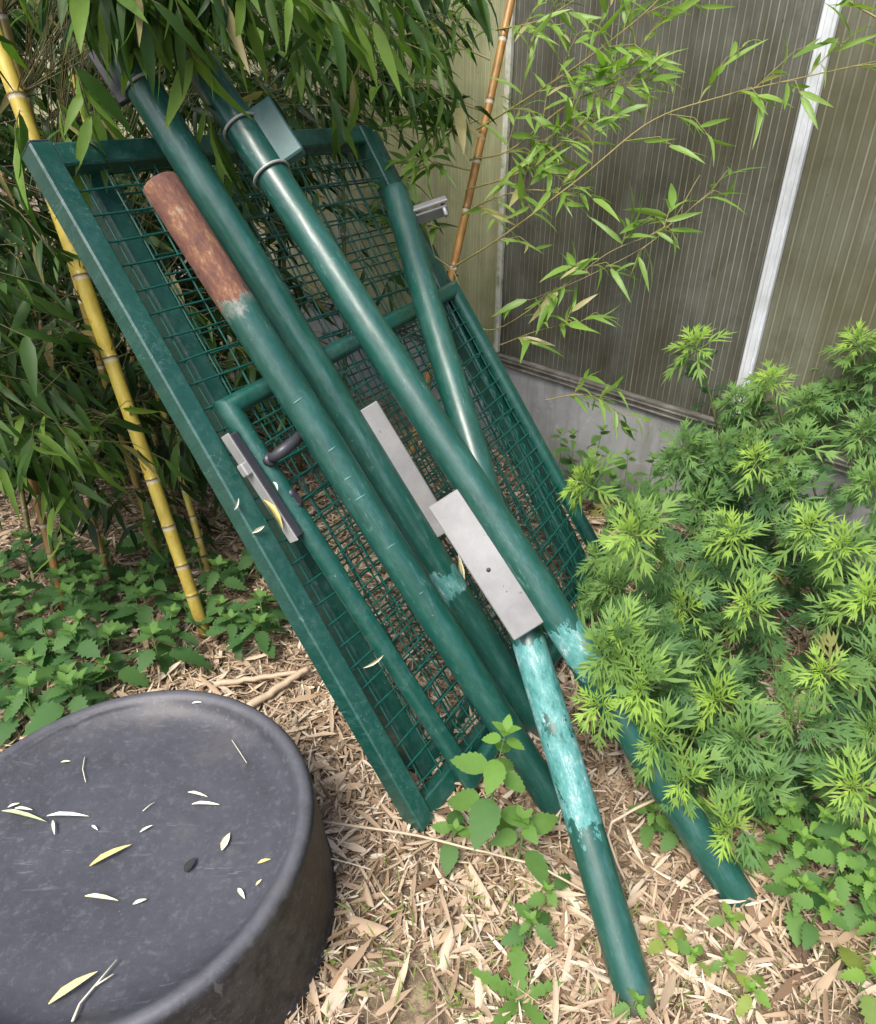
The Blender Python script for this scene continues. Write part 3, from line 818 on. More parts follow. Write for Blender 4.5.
# culms whose feet stand behind the gates
ob = gnd(440, 470); ot = at(509, 0, 2.18); o2_ = at(450, 270, 2.34); ob = ot + (o2_ - ot) * (ot[2] / (ot[2] - o2_[2]))
cO = bamboo(ob, ob + (ot - ob) * 1.3, .0145, .013, .17, M['culm_orange'], 'orange tan bamboo culm right of the gates in front of the pale pane', group='bamboo culms in the clump', bow=-.01)
for (bp, tpx, dep, ex, mt, lab) in (
    ((300, 470), (262, 0), 2.75, 1.2, 'culm_green', None), ((255, 480), (215, 10), 2.6, 1.2, 'culm_olive', None),
    ((345, 440), (335, 0), 2.85, 1.2, 'culm_green', None), ((150, 500), (90, 30), 2.9, 1.2, 'culm_green', None),
    ((90, 520), (20, 60), 3.0, 1.2, 'culm_green', None), ((30, 540), (-60, 60), 2.7, 1.2, 'culm_green', None),
    ((-40, 560), (-150, 100), 2.5, 1.3, 'culm_green', None), ((-90, 640), (-200, 60), 1.9, 1.3, 'culm_olive', None)):
    bs, tp = lineto(bp, tpx, dep, ex)
    bamboo(bs, tp, .011, .009, .22, M[mt], 'slender bamboo culm hidden deep in the dark leaves behind the gates', group='hidden bamboo culms behind the gates', bow=R.uniform(-.02, .02))
# two leaning culms overhead whose leaves hang down in front of the post tops
for (b0, t0) in ((A_([-1.62, 1.5, 0]), A_([-.80, 1.15, 2.3])), (A_([-1.5, 1.62, 0]), A_([-.62, 1.12, 2.35]))):
    bamboo(b0, t0, .010, .007, .22, M['culm_green'], 'slender leafy bamboo culm arching over the tops of the posts', group='bamboo culms arching over the posts', bow=.03)

gate_depth = lambda x, y: gplane(x, y, -.1)[3]
inside_gate = lambda x, y: (gplane(x, y)[1] > -.08 and gplane(x, y)[2] < 1.76 and gplane(x, y)[1] < 1.12)
def nearest_node(p, pick=5):
    cand = []
    for c in culms:
        if c is cO: continue
        nd = c['nodes']; dlt = nd - p; k_ = np.linalg.norm(dlt * A_([1, 1, .6]), axis=1) + np.where(dlt[:, 2] > .05, .5, 0)
        for i in np.argsort(k_)[:2]: cand.append((k_[i], c, nd[i]))
    cand.sort(key=lambda q: q[0])
    return cand[int(R.integers(0, pick))]
def fill(n, xr, yr, dr, bright, L=.115, droop=.75, behind=True, test=None, nl=(5, 9), pdry=.03):  # bright paints lit front leaves and shaded deep ones into leaf colour
    made = 0; tries = 0
    while made < n and tries < n * 12:
        tries += 1
        x, y = R.uniform(*xr), R.uniform(*yr)
        if test and not test(x, y): continue
        dep = R.uniform(*dr)
        if inside_gate(x, y) and behind:
            dep = max(dep, gate_depth(x, y) + .16 + R.uniform(0, .5))
        p = at(x, y, dep)
        if p[2] < .12: continue
        if (p - W0) @ WN > -.10: continue
        k_, c, nd = nearest_node(p)
        hd = unit((p - nd) * A_([1, 1, 0]) + A_([.3, -.5, 0]) * .5 + R.normal(0, .35, 3) * A_([1, 1, .2]))
        if True:
            mid = (nd + p) / 2 + ZU * (.04 if k_ < .6 else .22)
            kr = .0012 if k_ < .7 else .0007
            c['tw'].tube([nd, mid, p], [kr * 1.3, kr, kr * .7], 4, caps=False)
        spray(c['lv'], c['tw'], p, hd + A_([0, 0, R.uniform(-.5, .3)]), R.integers(*nl), L, bright * R.uniform(.7, 1.3), droop, pdry)
        made += 1
right_of = lambda x, y: x < 425 - max(0, y - 30) * .82
def clear(x, y):   # keeps the yellow culm in view
    on = abs(x - (206 - (636 - y) * .355)) < 30 and (y > 225 or y < 140)
    on = on or any(abs(x - (206 - (636 - yy) * .355)) < 34 for yy in (y + 35, y + 75) if yy < 145 or yy > 250)
    return right_of(x, y) and not on
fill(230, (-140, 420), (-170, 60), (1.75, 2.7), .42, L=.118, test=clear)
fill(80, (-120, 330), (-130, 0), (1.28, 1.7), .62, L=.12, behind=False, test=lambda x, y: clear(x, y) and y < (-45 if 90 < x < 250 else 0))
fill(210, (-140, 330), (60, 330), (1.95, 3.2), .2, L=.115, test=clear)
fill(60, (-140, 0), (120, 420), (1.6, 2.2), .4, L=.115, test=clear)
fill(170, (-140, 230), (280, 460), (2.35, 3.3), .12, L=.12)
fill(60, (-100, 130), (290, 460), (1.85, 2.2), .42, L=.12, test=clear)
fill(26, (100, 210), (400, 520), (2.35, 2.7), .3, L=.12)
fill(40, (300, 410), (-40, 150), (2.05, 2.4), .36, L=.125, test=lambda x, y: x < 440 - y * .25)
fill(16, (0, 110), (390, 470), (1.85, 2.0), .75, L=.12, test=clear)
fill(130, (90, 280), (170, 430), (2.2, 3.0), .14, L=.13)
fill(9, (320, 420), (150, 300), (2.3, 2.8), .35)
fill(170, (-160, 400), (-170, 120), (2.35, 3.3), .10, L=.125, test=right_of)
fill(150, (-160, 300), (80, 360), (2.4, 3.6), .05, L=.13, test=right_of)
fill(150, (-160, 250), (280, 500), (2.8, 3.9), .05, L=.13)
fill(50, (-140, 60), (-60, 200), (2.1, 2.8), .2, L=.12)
fill(130, (-160, 330), (40, 330), (3.0, 4.4), .03, L=.16, test=right_of, nl=(7, 11))  # backing leaves, the clump's deep shade put into their near-black colour
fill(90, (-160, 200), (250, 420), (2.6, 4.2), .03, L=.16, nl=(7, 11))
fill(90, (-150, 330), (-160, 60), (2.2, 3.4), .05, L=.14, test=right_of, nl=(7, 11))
for _ in range(40):
    p = at(R.choice([R.uniform(75, 140), R.uniform(150, 240)]), R.uniform(-85, -28), R.uniform(1.28, 1.42)); _k, c, nd = nearest_node(p)
    spray(c['lv'], c['tw'], p, A_([R.uniform(-.3, .3), -.2, -.4]), 6, .12, R.uniform(.1, .8), 1.2, .02, .10)
# a few leaves that droop in front of the gate corner and between the post tops
for (x, y, dep, dx) in ((88, 85, 1.50, .1), (125, -25, 1.36, .0), (215, 130, 1.62, .15), (58, 100, 1.46, .1), (74, 66, 1.42, .15), (200, 100, 1.5, .2), (20, 110, 1.5, -.1), (330, 90, 1.9, .1), (345, 60, 1.95, .2),  (290, 20, 1.8, .1), (180, 5, 1.38, .1), (165, -35, 1.33, 0)):
    p = at(x, y, dep); _, c, nd = nearest_node(p)
    spray(c['lv'], c['tw'], p, A_([dx, -.2, -.5]), 6, .135, .8, 1.1, 0.02, .1)

# long light-green branches from the orange culm, reaching right in front of the dark pane
lvO = Leaves(BL); twO = cO['tw']
def branch(pts, leaf=.102, nside=9, r=.0032, side_len=.22, bright=.8, start=.15, shoots=1.0):
    P = A_([at(*q) for q in pts]); n = 40
    t = np.linspace(0, len(P) - 1, n); i0 = np.clip(t.astype(int), 0, len(P) - 2); f = (t - i0)[:, None]
    pm = np.concatenate([[2 * P[0] - P[1]], P, [2 * P[-1] - P[-2]]])
    a0, a1, a2, a3 = pm[i0], pm[i0 + 1], pm[i0 + 2], pm[i0 + 3]
    Q = .5 * (2 * a1 + (a2 - a0) * f + (2 * a0 - 5 * a1 + 4 * a2 - a3) * f ** 2 + (3 * a1 - a0 - 3 * a2 + a3) * f ** 3)
    twO.tube(Q, np.linspace(r, r * .35, n), 6, caps=False)
    for k_ in range(nside):
        fi = start + (1 - start) * (k_ + R.uniform(.2, .8)) / nside; i = int(fi * (n - 2)); p = Q[i]; d = unit(Q[i + 1] - Q[i])
        sd = unit(np.cross(d, FW)) * (1 if k_ % 2 else -1)
        dd = unit(d * R.uniform(.5, 1.) + sd * R.uniform(.35, .9) + R.normal(0, .15, 3) + ZU * .15)
        spray(lvO, twO, p, dd, int(R.integers(4, 7) * shoots) + 1, leaf, bright, .07, .05, side_len * R.uniform(.5, 1.2) * (1 - .4 * fi), .0010, .86)
    d = unit(Q[-1] - Q[-2]); spray(lvO, twO, Q[-1], d, 4, leaf, bright, .1, .03, .08, .0008, .86)
branch([(452, 268, 2.28), (500, 238, 2.15), (580, 178, 2.0), (650, 122, 1.9), (720, 97, 1.82), (800, 78, 1.74), (900, 56, 1.66)], nside=13)
branch([(476, 130, 2.24), (525, 100, 2.12), (585, 60, 2.0), (650, 8, 1.9), (690, -40, 1.85)], nside=12)
branch([(466, 190, 2.26), (520, 172, 2.15), (575, 130, 2.05), (625, 70, 1.98), (665, 10, 1.93)], nside=14, side_len=.2)
branch([(452, 268, 2.28), (485, 330, 2.2), (560, 288, 2.06), (610, 252, 2.0), (665, 228, 1.95), (712, 190, 1.92)], nside=7, bright=.5, r=.002, side_len=.14, start=.3)
branch([(500, 345, 2.2), (540, 330, 2.12), (580, 322, 2.08)], nside=4, bright=.5, r=.0018, side_len=.12)
branch([(470, 160, 2.25), (510, 150, 2.16), (560, 110, 2.08), (600, 90, 2.0), (640, 85, 1.95)], nside=10, side_len=.18)
branch([(490, 60, 2.2), (455, 40, 2.2), (425, -10, 2.15)], nside=9, bright=.45)
branch([(462, 215, 2.25), (490, 200, 2.15), (530, 190, 2.1), (570, 195, 2.05)], nside=6, side_len=.14)
branch([(478, 120, 2.24), (445, 130, 2.2), (415, 120, 2.18)], nside=7, bright=.4, side_len=.15)
branch([(496, 30, 2.2), (540, 20, 2.1), (590, -10, 2.05)], nside=7)
branch([(480, 110, 2.22), (430, 90, 2.16), (390, 40, 2.1)], nside=9, bright=.35)
branch([(470, 170, 2.24), (430, 165, 2.2), (395, 190, 2.16)], nside=7, bright=.35, side_len=.14, leaf=.095)
branch([(450, 268, 2.28), (415, 240, 2.24), (400, 215, 2.2)], nside=6, bright=.35, side_len=.12, leaf=.095)
branch([(545, 400, 2.2), (585, 395, 2.14), (625, 415, 2.1)], nside=5, bright=.4, side_len=.1, leaf=.08, r=.002)
branch([(700, 175, 1.95), (660, 235, 1.97), (590, 275, 2.02), (530, 300, 2.1)], nside=4, bright=.5, r=.0015, side_len=.1)
branch([(900, 30, 1.6), (860, 8, 1.62), (820, -20, 1.66)], nside=3, bright=.5, r=.003)
for c in culms:
    if c['tw'].n: c['tw'].build('branches', M['twig'] if c is cO else M['twig_dark'], c['t'], loc=c['base'])
    if c is cO: lvO.build('foliage', M['sprig_leaf'], c['t'], loc=c['base'])
    elif c['lv'].P: c['lv'].build('foliage', M['bamboo_leaf'], c['t'], loc=c['base'])

# ------------------------------------------------------------------ mugwort thicket
def mugwort(base, top, label, tipc=1.0, dense=1.0, group='mugwort stems in the thicket'):
    base = A_([base[0], base[1], 0.0]); H = np.linalg.norm(top - base)
    t = empty('mugwort_plant', base, label, 'mugwort', group)
    ctrl = base * .45 + top * .55 + ZU * H * .10 + A_([.02, .06, 0])
    bz = lambda f: base * (1 - f) ** 2 + 2 * ctrl * f * (1 - f) + top * f * f
    ff = np.linspace(0, 1, 12)
    b = MB(); b.tube([bz(f) for f in ff], np.linspace(.0058, .0022, 12), 6, caps=False)
    vig = R.uniform(.75, 1.15); lv = Leaves(MUG); az = R.uniform(0, 6.28)
    n = int(H / .043 * dense); pb_ = R.normal(0, .12); lt = Leaves(MUGTIP)
    for i in range(n):
        f = .10 + .88 * (i + .5) / n; p = bz(f); d = unit(bz(min(f + .02, 1)) - bz(f - .02)); az += 2.4
        o = unit(np.cross(d, A_([math.cos(az), math.sin(az), .1]))); o2 = np.cross(d, o)
        L = (.170 - .085 * f) * R.uniform(.6, 1.2) * vig
        tf = np.clip((f - .80) / .20, 0, 1) ** 1.5 * tipc * .6
        dirn = unit(o * 1.0 + d * (.25 + .5 * f) - ZU * .15 * (1 - f))
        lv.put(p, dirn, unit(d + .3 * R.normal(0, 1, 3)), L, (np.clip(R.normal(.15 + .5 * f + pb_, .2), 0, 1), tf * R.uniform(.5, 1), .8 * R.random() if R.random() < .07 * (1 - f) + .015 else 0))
        if i % 3 == 0:   # axillary shoot
            sp = p + (o * .6 + d * .6) * .05
            b.tube([p, sp], .0012, 4, caps=False)
            for q in range(5):
                a2 = R.uniform(0, 6.28); oo = unit(o * .7 + d * .7 + .8 * (o * math.cos(a2) + o2 * math.sin(a2)))
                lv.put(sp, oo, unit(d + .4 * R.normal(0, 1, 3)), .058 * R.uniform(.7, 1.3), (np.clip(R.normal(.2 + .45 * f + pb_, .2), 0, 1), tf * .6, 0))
    d = unit(bz(1) - bz(.95))
    nr = int(R.integers(15, 21)); big = R.uniform(.85, 1.2)
    for i in range(nr):
        a2 = i * 2.4 + R.normal(0, .2); o = unit(np.cross(d, A_([math.cos(a2), math.sin(a2), .15]))); k_ = i / nr
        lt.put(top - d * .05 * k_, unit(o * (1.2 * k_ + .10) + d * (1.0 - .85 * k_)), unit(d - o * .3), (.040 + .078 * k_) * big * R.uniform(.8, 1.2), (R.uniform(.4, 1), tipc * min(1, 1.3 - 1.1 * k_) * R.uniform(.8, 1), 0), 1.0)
    lt.into(lvb := MB()); lv.into(lvb)
    b.build('stem', M['stem_red'], t, loc=base); lvb.build('foliage', M['mugwort'], t, loc=base)
def mug_px(tip, foot, lean, label, over=False, **kw):
    if over:
        q = topB + dB * on_line(topB, botB, *tip); mugwort(gnd(*foot), OC + ray(*tip) * ((q - OC) @ FW - .07), label, **kw); return
    base = gnd(*foot); r_ = ray(*tip); tt = (base[1] - lean) / r_[1]; top = OC + r_ * tt
    if top[2] < .18: top[2] = .18
    mugwort(base, top, label, **kw)
tips = [
    ((694, 342), (735, 545), .10, 'tallest mugwort stem, its lime tip against the dark pane left of the white bar'),
    ((771, 378), (800, 560), .12, 'tall mugwort stem with its tip just in front of the foot of the white bar'),
    ((857, 340), (880, 560), .12, 'tall mugwort stem near the right edge in front of the olive pane'),
    ((583, 482), (690, 600), .12, 'mugwort stem leaning far left over the right side of the gates'),
    ((631, 534), (715, 650), .14, 'mugwort stem with bushy lime tip just right of the gate corner'),
    ((620, 632), (690, 690), .10, 'mugwort stem whose starry lime tip hangs over the longest post'),
    ((682, 608), (745, 690), .12, 'mugwort stem with a large starry lime tip low in the middle of the thicket'),
    ((754, 458), (785, 610), .12, 'upright mugwort stem in the upper middle of the thicket below the white bar'),
    ((809, 526), (830, 650), .12, 'mugwort stem with a wide lime tip at the right middle of the thicket'),
    ((842, 545), (880, 670), .10, 'mugwort stem with a twin lime tip beside the wide right-middle one'),
    ((733, 533), (770, 660), .08, 'mugwort stem with a small lime tip at the centre of the thicket'),
    ((868, 596), (890, 700), .10, 'mugwort stem with lime tip at the right edge below the twin tip'),
    ((822, 672), (850, 760), .12, 'mugwort stem with a big flat lime rosette low on the right'),
    ((747, 602), (785, 705), .08, 'mugwort stem with a tiny lime tip under the centre one'),
    ((597, 706), (668, 742), .10, 'mugwort stem with pale starry tip low between the two longest posts'),
    ((682, 782), (730, 800), .06, 'short mugwort stem with a bright tip against the longest post near its foot'),
    ((727, 833), (770, 835), .05, 'lowest mugwort stem, its small starry tip touching the longest post'),
    ((852, 788), (880, 840), .08, 'mugwort stem with a small lime tip low at the right edge above the nettles'),
    ((640, 690), (705, 735), .05, 'mugwort stem with small dull tip right of the two starry low tips'),
    ((715, 700), (755, 760), .08, 'drooping mugwort stem above the lower part of the longest post'),
]
for tip, foot, lean_, lab in tips: mug_px(tip, foot, lean_, lab, tipc=R.uniform(.85, 1.0), over=tip in ((620, 632), (597, 706), (640, 690), (682, 782), (727, 833), (631, 534)))
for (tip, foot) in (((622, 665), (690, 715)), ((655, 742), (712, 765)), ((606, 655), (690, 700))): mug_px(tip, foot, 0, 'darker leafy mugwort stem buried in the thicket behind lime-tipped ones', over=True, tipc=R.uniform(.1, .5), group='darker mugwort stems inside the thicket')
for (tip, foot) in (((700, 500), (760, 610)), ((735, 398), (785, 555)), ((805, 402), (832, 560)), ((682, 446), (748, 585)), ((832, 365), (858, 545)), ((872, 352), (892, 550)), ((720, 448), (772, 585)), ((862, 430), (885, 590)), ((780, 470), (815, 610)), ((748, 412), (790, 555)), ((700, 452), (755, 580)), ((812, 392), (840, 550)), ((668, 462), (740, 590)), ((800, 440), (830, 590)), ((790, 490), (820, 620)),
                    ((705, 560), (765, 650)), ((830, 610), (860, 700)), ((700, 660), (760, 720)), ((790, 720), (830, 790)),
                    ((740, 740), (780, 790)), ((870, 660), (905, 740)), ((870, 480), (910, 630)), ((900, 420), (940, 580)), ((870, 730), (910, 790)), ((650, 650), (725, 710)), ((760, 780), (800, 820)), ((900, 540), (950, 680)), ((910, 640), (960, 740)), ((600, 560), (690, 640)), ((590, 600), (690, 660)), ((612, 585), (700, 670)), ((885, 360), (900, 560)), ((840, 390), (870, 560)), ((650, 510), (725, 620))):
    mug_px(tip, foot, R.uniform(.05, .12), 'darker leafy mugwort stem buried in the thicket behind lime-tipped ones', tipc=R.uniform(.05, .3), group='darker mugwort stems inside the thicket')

# ------------------------------------------------------------------ broad-leaved herbs
def herb(base, H, label, nl=5, L=.07, bright=.4, tipc=.3, name='nettle', cat='nettle', group=None, lean_=(0, 0), temps=NET, dry=0.0, mat='nettle', petiole=.35):
    base = A_([base[0], base[1], -.005]); top = base + A_([lean_[0], lean_[1], H]); t = empty(name, base, label, cat, group)
    mid = base * .5 + top * .5 + A_([R.normal(0, .015), R.normal(0, .015), .02])
    bz = lambda f: base * (1 - f) ** 2 + 2 * mid * f * (1 - f) + top * f * f
    b = MB(); b.tube([bz(f) for f in np.linspace(0, 1, 8)], np.linspace(.0030, .0012, 8), 6, caps=False)
    lv = Leaves(temps); az = R.uniform(0, 3.14)
    for i in range(nl):
        f = .25 + .75 * (i + .5) / nl if nl > 1 else 1; az += 1.57 + R.normal(0, .15)
        for sg in (0, math.pi):
            o = A_([math.cos(az + sg), math.sin(az + sg), 0]); LL = L * (1.0 - .55 * max(0, f - .45) / .55) * R.uniform(.75, 1.15)
            p = bz(f); pe = p + (o * .8 + ZU * .45) * LL * petiole * (1.3 - f)
            b.tube([p, pe], .0010, 4, caps=False)
            lv.put(pe, unit(o + ZU * R.uniform(-.35, .25) + .8 * ZU * max(0, f - .75)), unit(ZU + .25 * R.normal(0, 1, 3) - FW * .2), LL, (np.clip(R.normal(bright, .2), 0, 1), tipc * max(0, f - .5) * 2, dry * R.random()))
    for q in range(4):
        a2 = az + q * 1.57; o = A_([math.cos(a2), math.sin(a2), 0]); lv.put(top, unit(o + ZU * 1.1), unit(ZU - o * .5), L * .35, (.8, tipc, 0))
    b.build('stem', M['weed_stem'], t, loc=base); lv.build('foliage', M[mat], t, loc=base)
# nettle patch at the left
spots = []
tries = 0
while len(spots) < 58 and tries < 6000:
    tries += 1
    x, y = R.uniform(-30, 268), R.uniform(560, 735)
    if x > 120 and y > 690 - (x - 120) * .25: continue
    p = gnd(x, y)
    if np.hypot(*(p[:2] - TC)) < TBR + .03: continue
    if abs(x - 208) < 17 and 622 < y < 668: continue
    if all(np.hypot(*(p - q)[:2]) > .065 for q in spots): spots.append(p)
for p in spots: herb(p, R.uniform(.07, .20), 'low dull green nettle in the patch between bamboo and black tub', nl=int(R.integers(2, 5)), L=R.uniform(.085, .125), bright=R.uniform(.0, .45), tipc=.12, group='nettles in the left patch')
for (x, y, H, L) in ((566, 497, .30, .09), (592, 508, .36, .10), (618, 520, .30, .09), (640, 535, .34, .10), (578, 512, .2, .08), (606, 522, .22, .09), (662, 545, .36, .10), (555, 486, .26, .08)):
    herb(gnd(x, y), H, 'leafy dull green weed growing against the foot of the concrete plinth', nl=int(R.integers(3, 6)), L=L, bright=R.uniform(.2, .6), tipc=.3, name='weed', cat='weed', group='weeds along the plinth')
# lime herbs at the lower right
for (x, y, H, L, br) in ((770, 850, .16, .065, .7), (800, 870, .2, .07, .8), (830, 860, .22, .07, .7), (860, 870, .2, .07, .75), (790, 915, .12, .06, .8), (812, 940, .14, .075, .6), (850, 915, .14, .06, .8), (880, 920, .18, .07, .7), (765, 815, .15, .06, .5), (835, 815, .2, .065, .5), (800, 815, .16, .06, .5), (885, 840, .22, .07, .5), (745, 870, .08, .05, .7), (785, 880, .16, .065, .75), (845, 890, .2, .07, .7), (870, 950, .12, .07, .7), (815, 900, .2, .07, .75)):
    herb(gnd(x, y), H, 'fresh lime green nettle with heart-shaped leaves below the mugwort', nl=int(R.integers(3, 6)), L=L, bright=br, tipc=.6, group='lime nettles below the mugwort')
for (x, y, H, L, lab) in ((722, 975, .06, .045, 'small yellowing seedling beside the rotten wood'), (745, 1000, .05, .05, 'yellow green seedling at the bottom edge left of the rotten wood'), (690, 965, .05, .04, 'tiny seedling between the post foot and yellowing seedling'), (660, 945, .045, .045, 'two-leaved sprout right of the peeling post foot'), (860, 1000, .1, .085, 'broad-leaved weed at the lower right corner'), (725, 930, .05, .04, 'small sprout in litter below the longest post foot')):
    herb(gnd(x, y), H, lab, nl=2, L=L, bright=.8, tipc=.8, name='seedling', cat='seedling', group='seedlings in the litter', dry=.5)
# herb in front of the gate foot
SAP = [serrate(7, .32, .12, .25, .9)]
herb(gnd(487, 850), .43, 'upright light green weed standing before the gate bottom, largest there', nl=5, L=.10, bright=.95, tipc=.6, name='weed', cat='weed', group='weeds before the gate', lean_=(.02, -.03), temps=SAP)
herb(gnd(518, 862), .16, 'bushy lower weed at the foot of the upright light green one', nl=3, L=.09, bright=.65, tipc=.4, name='weed', cat='weed', group='weeds before the gate', temps=SAP)
herb(gnd(455, 850), .08, 'small weed touching the foot of the long left stile', nl=2, L=.07, bright=.5, tipc=.3, name='weed', cat='weed', group='weeds before the gate', temps=SAP)
herb(gnd(528, 940), .08, 'low weed alone in the litter left of the peeling post', nl=3, L=.06, bright=.5, tipc=.4, name='weed', cat='weed', group='weeds before the gate')
herb(gnd(545, 905), .06, 'small lime weed close beside the peeling post', nl=2, L=.055, bright=.7, tipc=.5, name='weed', cat='weed', group='weeds before the gate')
herb(gnd(635, 1012), .05, 'tiny lime weed right against the foot of the peeling post', nl=2, L=.04, bright=.8, tipc=.6, name='weed', cat='weed', group='weeds before the gate')
for (x, y, H) in ((668, 850, .1), (690, 835, .12), (650, 830, .08)):
    herb(gnd(x, y), H, 'lime green nettle between the peeling post and the longest post', nl=3, L=.06, bright=.7, tipc=.6, group='nettles between the posts')
# dandelion-like rosette at the bottom
t_ = empty('dandelion', gnd(520, 1000), 'long-leaved green rosette at the bottom centre edge', 'weed')
lv = Leaves([serrate(6, .16, .2, .3, .55)]); p = gnd(520, 1000)
for (dx, dy, L) in ((0, 1, .14), (-.8, .35, .11), (.8, .2, .09), (-.6, -.6, .1), (.5, -.7, .1)): lv.put(p, unit([dx, dy, .5]), ZU, L, (.75, .3, 0), 1.0)
lv.build('foliage', M['nettle'], t_, loc=p)
# grass wisps
lvg = Leaves(BL)
for (cx, cy, n, s_) in ((440, 960, 60, 60), (400, 880, 40, 40), (460, 1010, 60, 40), (690, 990, 50, 50), (860, 970, 70, 40), (570, 1000, 30, 40), (650, 900, 40, 40), (520, 900, 60, 40), (380, 960, 60, 40), (600, 960, 40, 50), (760, 980, 60, 50)):
    for _ in range(n):
        p = gnd(cx + R.normal(0, s_), cy + R.normal(0, s_ * .6)); a2 = R.uniform(0, 6.28)
        lvg.put(p, unit([math.cos(a2), math.sin(a2), R.uniform(.4, 1.6)]), unit(R.normal(0, 1, 3)), R.uniform(.015, .045), (R.uniform(.4, 1), 0, .4 * R.random()), .6)
tag(lvg.build('grass', M['sprig_leaf']), 'sparse short green grass blades in the litter', 'grass', kind='stuff')

# ------------------------------------------------------------------ dry litter
LT = [blade([0, .08, .35, .7, 1], A_([.1, .6, 1, .7, .05]) * wv, f_, cv) for wv, f_, cv in ((.075, .3, .15), (.09, -.3, -.2), (.06, .6, .3), (.11, .1, .1))] + [blade([0, .5, 1], A_([1, 1, 1]) * .018, .5, .1)]
lv = Leaves(LT)
n = 0
tries = 0
while n < 62000 and tries < 260000:
    tries += 1
    x, y = R.uniform(-2.1, 2.1), .35 + 2.85 * R.random() ** 1.25
    if abs(x) > .40 + .72 * y: continue
    if np.hypot(x - TC[0], y - TC[1]) < TBR - .02: continue
    if (A_([x, y, 0]) - W0) @ WN > -.03: continue
    dens = 1.0
    pb = gnd(388, 1000); dd = np.hypot(x - pb[0], y - pb[1])
    if dd < .09: dens = .22
    if y > 2.0: dens *= .6
    dens *= .80 + .30 * math.sin(x * 9 + 2 * math.sin(y * 7))
    if R.random() > dens: continue
    a2 = R.uniform(0, 6.28); small = R.random() < .72
    L = R.uniform(.012, .042) if small else R.gamma(5, .015)
    L = min(L, .11)
    c = np.clip(R.normal(.54, .31), 0, 1)
    z = float(GZ(x, y)) - .008 + R.uniform(0, .024)
    lv.put(A_([x, y, z]), unit([math.cos(a2), math.sin(a2), R.normal(0, .16)]), unit(ZU + .4 * R.normal(0, 1, 3)), L, (c, 0, 0), R.uniform(.4, 1.0) * (1.25 if small else 1))
    n += 1
tag(lv.build('leaf_litter', M['litter']), 'dry straw coloured bamboo leaves and chips covering the soil', 'litter', kind='stuff')
def ground_leaf(p0, p1, wd, c, label, name='bamboo_sheath', cat='dry sheath', group='dry bamboo sheaths on the ground', z=.022):
    a, q = gnd(*p0, z), gnd(*p1, z + .006); L = np.linalg.norm(q - a); lv = Leaves([blade([0, .1, .35, .7, 1], A_([.5, .8, 1, .7, .08]), -.45, .08)])
    lv.put(a, q - a, unit(ZU + .2 * R.normal(0, 1, 3)), L, (c, 0, 0), wd / L)
    o = lv.build(name, M['litter'], None, loc=a); tag(o, label, cat, group)
for (p0, p1, wd, c, lab) in (
    ((478, 1006), (480, 958), .016, .95, 'broad pale sheath standing at the bottom, left of the dandelion'),
    ((440, 968), (452, 925), .018, .92, 'broad pale sheath in the litter left of the low weed'),
    ((470, 862), (500, 910), .010, .8, 'narrow straw sheath slanting below the upright weed'),
    ((310, 786), (346, 768), .014, .8, 'wide straw sheath between the tub and the long left stile'),
    ((352, 915), (388, 925), .014, .5, 'brownish sheath lying right of the tub side'),
    ((560, 985), (572, 930), .014, .85, 'pale sheath just left of the peeling post foot'),
    ((555, 1012), (562, 975), .010, .9, 'thin bright sheath at the bottom edge beside the peeling post'),
    ((365, 880), (374, 905), .010, .6, 'small tan sheath upright in the litter left of the weeds'),
    ((418, 800), (446, 818), .014, .75, 'flat tan sheath propped on the foot of the long left stile'),
    ((500, 815), (530, 826), .012, .95, 'whitish sheath chip behind the upright weed'),
    ((610, 915), (650, 880), .014, .7, 'tan sheath between the peeling post and longest post'),
    ((640, 915), (700, 928), .010, .8, 'long straw sheath pointing at the foot of the longest post'),
    ((735, 880), (775, 925), .022, .85, 'torn pale sheath right of the foot of the longest post'),
    ((690, 965), (760, 945), .010, .85, 'long straw strip under the yellowing seedling'),
    ((800, 985), (850, 965), .010, .75, 'straw strip right of the rotten wood'),
    ((560, 870), (590, 885), .010, .55, 'short brown sheath touching the peeling post'),
    ((320, 1010), (345, 965), .016, .85, 'pale torn sheath against the base of the black tub')):
    ground_leaf(p0, p1, wd, c, lab)
def stick(pts, r, mat, label, name='dry_cane', cat='dry cane', group='dry canes on the ground', z=.02):
    P = A_([gnd(x, y, zz) for x, y, zz in pts]); b = MB()
    n = 16; t = np.linspace(0, len(P) - 1, n); Q = np.stack([np.interp(t, np.arange(len(P)), P[:, i]) for i in range(3)], 1) + R.normal(0, r * .15, (n, 3))
    b.tube(Q, np.linspace(r, r * .75, n), 8, (.75, 0, 0)); tag(b.build(name, mat, None, loc=P[0]), label, cat, group)
stick([(215, 684, .02), (300, 672, .03)], .009, M['litter'], 'thick dry cane lying left of the long left stile above the tub')
stick([(248, 707, .02), (308, 668, .035)], .012, M['litter'], 'second thick dry cane slanting below the first one above the tub')
stick([(258, 640, .02), (285, 615, .03)], .006, M['litter'], 'short dry cane beside the foot of the thin yellowish culm')
stick([(320, 821, .045), (417, 835, .06), (540, 866, .06), (600, 900, .03)], .0032, M['litter'], 'long thin dry stem stretched across the litter from tub to peeling post', 'dry_straw', 'dry straw', None)
stick([(672, 792, .12), (640, 806, .12), (612, 822, .10), (608, 835, .08), (616, 860, .05), (625, 880, .02)], .0035, M['litter'], 'curled dry tendril hanging between the two front posts', 'dry_tendril', 'dry stem', None)
stick([(690, 905, .02), (790, 985, .02)], .004, M['litter'], 'thin dry cane pointing from the longest post foot to the rotten wood')
b = MB(); p = gnd(803, 988); q_ = gnd(796, 915, .03)
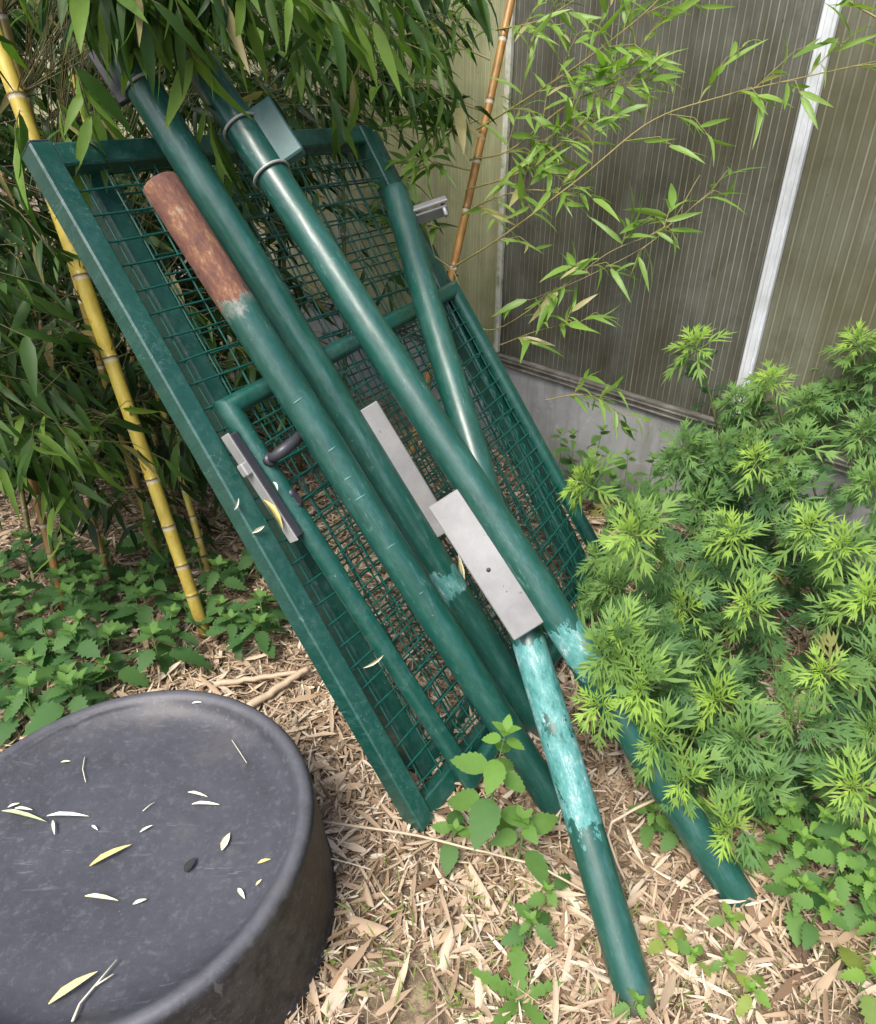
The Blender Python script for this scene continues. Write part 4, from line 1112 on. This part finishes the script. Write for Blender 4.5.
n_ = 9; f_ = np.linspace(0, 1, n_); b.tube(p[None] * (1 - f_[:, None]) + q_[None] * f_[:, None] + ZU * (.004 * np.sin(f_ * 3))[:, None], .016 + .003 * np.sin(f_ * 9 + 1), 13)
b.V[0] += R.normal(0, .004, b.V[0].shape); tag(b.build('rotten_log', M['bark'], None, loc=p), 'short rotten brown piece of wood among the lime nettles', 'wood')
# ------------------------------------------------------------------ leaves lying on the tub
def tub_leaf(p0, p1, wd, c, label, green=0.0, cat='dry leaf', name='fallen_leaf', arch=.1):
    a, q = tub_pt(*p0), tub_pt(*p1); L = np.linalg.norm(q - a); lv = Leaves([blade([0, .1, .3, .6, .85, 1], A_([.15, .5, 1, .9, .45, .04]), .12, -arch * .35)])
    lv.put(a + ZU * .002, q - a, ZU, L, (c, green, 0), wd / 2 / L)
    o = lv.build(name, M['pale_leaf'], None, loc=a); tag(o, label, cat, 'dry leaves and bits lying on the tub')
for args in (
    ((90, 867), (132, 846), .012, .5, 'plump yellow leaf lying at the middle of the tub base'),
    ((49, 1005), (98, 973), .014, .6, 'largest pale yellow leaf near the front of the tub base'),
    ((85, 897), (119, 902), .008, .75, 'small cream leaf below the plump yellow one'),
    ((2, 812), (48, 824), .008, .8, 'long greenish strip at the left edge of the tub base', .7),
    ((47, 817), (90, 818), .008, .95, 'white strip lying level beside the greenish one'),
    ((53, 821), (55, 836), .006, .95, 'short white bit standing below the white strip'),
    ((8, 808), (20, 804), .006, .95, 'short white bit above the greenish strip'),
    ((15, 809), (33, 811), .006, .95, 'white sliver between greenish and white strips'),
    ((188, 793), (208, 798), .006, .95, 'upper of two cream slivers right of the tub centre'),
    ((192, 805), (220, 806), .007, 1.0, 'lower of two cream slivers right of the tub centre'),
    ((140, 833), (153, 826), .005, .9, 'small slanting cream sliver above the plump yellow leaf'),
    ((133, 905), (147, 900), .007, .9, 'small cream chip right of the small cream leaf'),
    ((238, 889), (245, 900), .008, .9, 'small pale chip near the right rim of the tub'),
    ((258, 864), (271, 860), .007, .45, 'tiny brownish curl close to the right rim'),
    ((256, 886), (262, 880), .005, .6, 'tiny tan crumb below the brownish curl'),
    ((222, 851), (230, 834), .014, .75, 'wedge shaped cream chip left of the right rim'),
    ((92, 826), (98, 831), .005, 1.0, 'single white crumb right of the white strip'),
    ((61, 763), (71, 762), .005, .7, 'small tan crumb at the back of the tub base'),
    ((192, 704), (202, 703), .005, 1.0, 'white crumb on the far rim of the tub'),
    ((185, 873), (196, 858), .016, .0, 'curled black scrap on the right half of the tub base')):
    tub_leaf(*args[:5], green=args[5] if len(args) > 5 else 0.0)
def tub_twig(pts, r, label, fork=None):
    b = MB(); P = A_([tub_pt(x, y) + ZU * .003 for x, y in pts]); b.tube(P, np.linspace(r, r * .6, len(P)), 6, (.85, 0, 0))
    if fork: b.tube(A_([tub_pt(x, y) + ZU * .003 for x, y in fork]), r * .6, 6, (.85, 0, 0))
    tag(b.build('twig', M['pale_leaf'], None, loc=P[0]), label, 'twig', 'dry leaves and bits lying on the tub')
tub_twig([(73, 1022), (80, 1005), (95, 987), (117, 961)], .0022, 'forked straw twig beside the largest pale yellow leaf', [(95, 987), (114, 975)])
tub_twig([(85, 758), (83, 770), (86, 783)], .0011, 'thin upright straw at the back left of the tub base')
tub_twig([(143, 812), (150, 806), (155, 803)], .0009, 'thin slanting straw right of the tub centre line')
tub_twig([(232, 741), (240, 753), (247, 764)], .0009, 'thin dry straw near the far right rim of the tub')
# leaf bits caught on the gate
def gate_leaf(px0, px1, off, wd, c, label):
    a, q = gplane(*px0, off)[0], gplane(*px1, off + .006)[0]; L = np.linalg.norm(q - a); lv = Leaves([blade([0, .1, .3, .6, .85, 1], A_([.15, .5, 1, .9, .45, .04]), .25, -.1)])
    lv.put(a, q - a, GN, L, (c, 0, 0), wd / 2 / L); tag(lv.build('fallen_leaf', M['pale_leaf'], None, loc=a), label, 'dry leaf', 'dry leaves caught on the gates')
gate_leaf((263, 500), (281, 532), .05, .012, .45, 'tan leaf caught below the lock of the pipe gate')
gate_leaf((252, 533), (264, 526), .031, .008, .85, 'pale leaf stuck on the long left stile near the lock')
gate_leaf((234, 510), (238, 498), .031, .006, .9, 'small cream leaf on the long left stile left of the lock')
gate_leaf((273, 482), (277, 491), .078, .007, .95, 'small cream leaf on the pipe beside the lock')
gate_leaf((456, 598), (455, 555), .07, .010, .75, 'dry sheath hanging in the mesh between the two middle posts')
gate_leaf((363, 668), (382, 655), .07, .008, .8, 'dry sheath across the lower left pipe of the pipe gate')
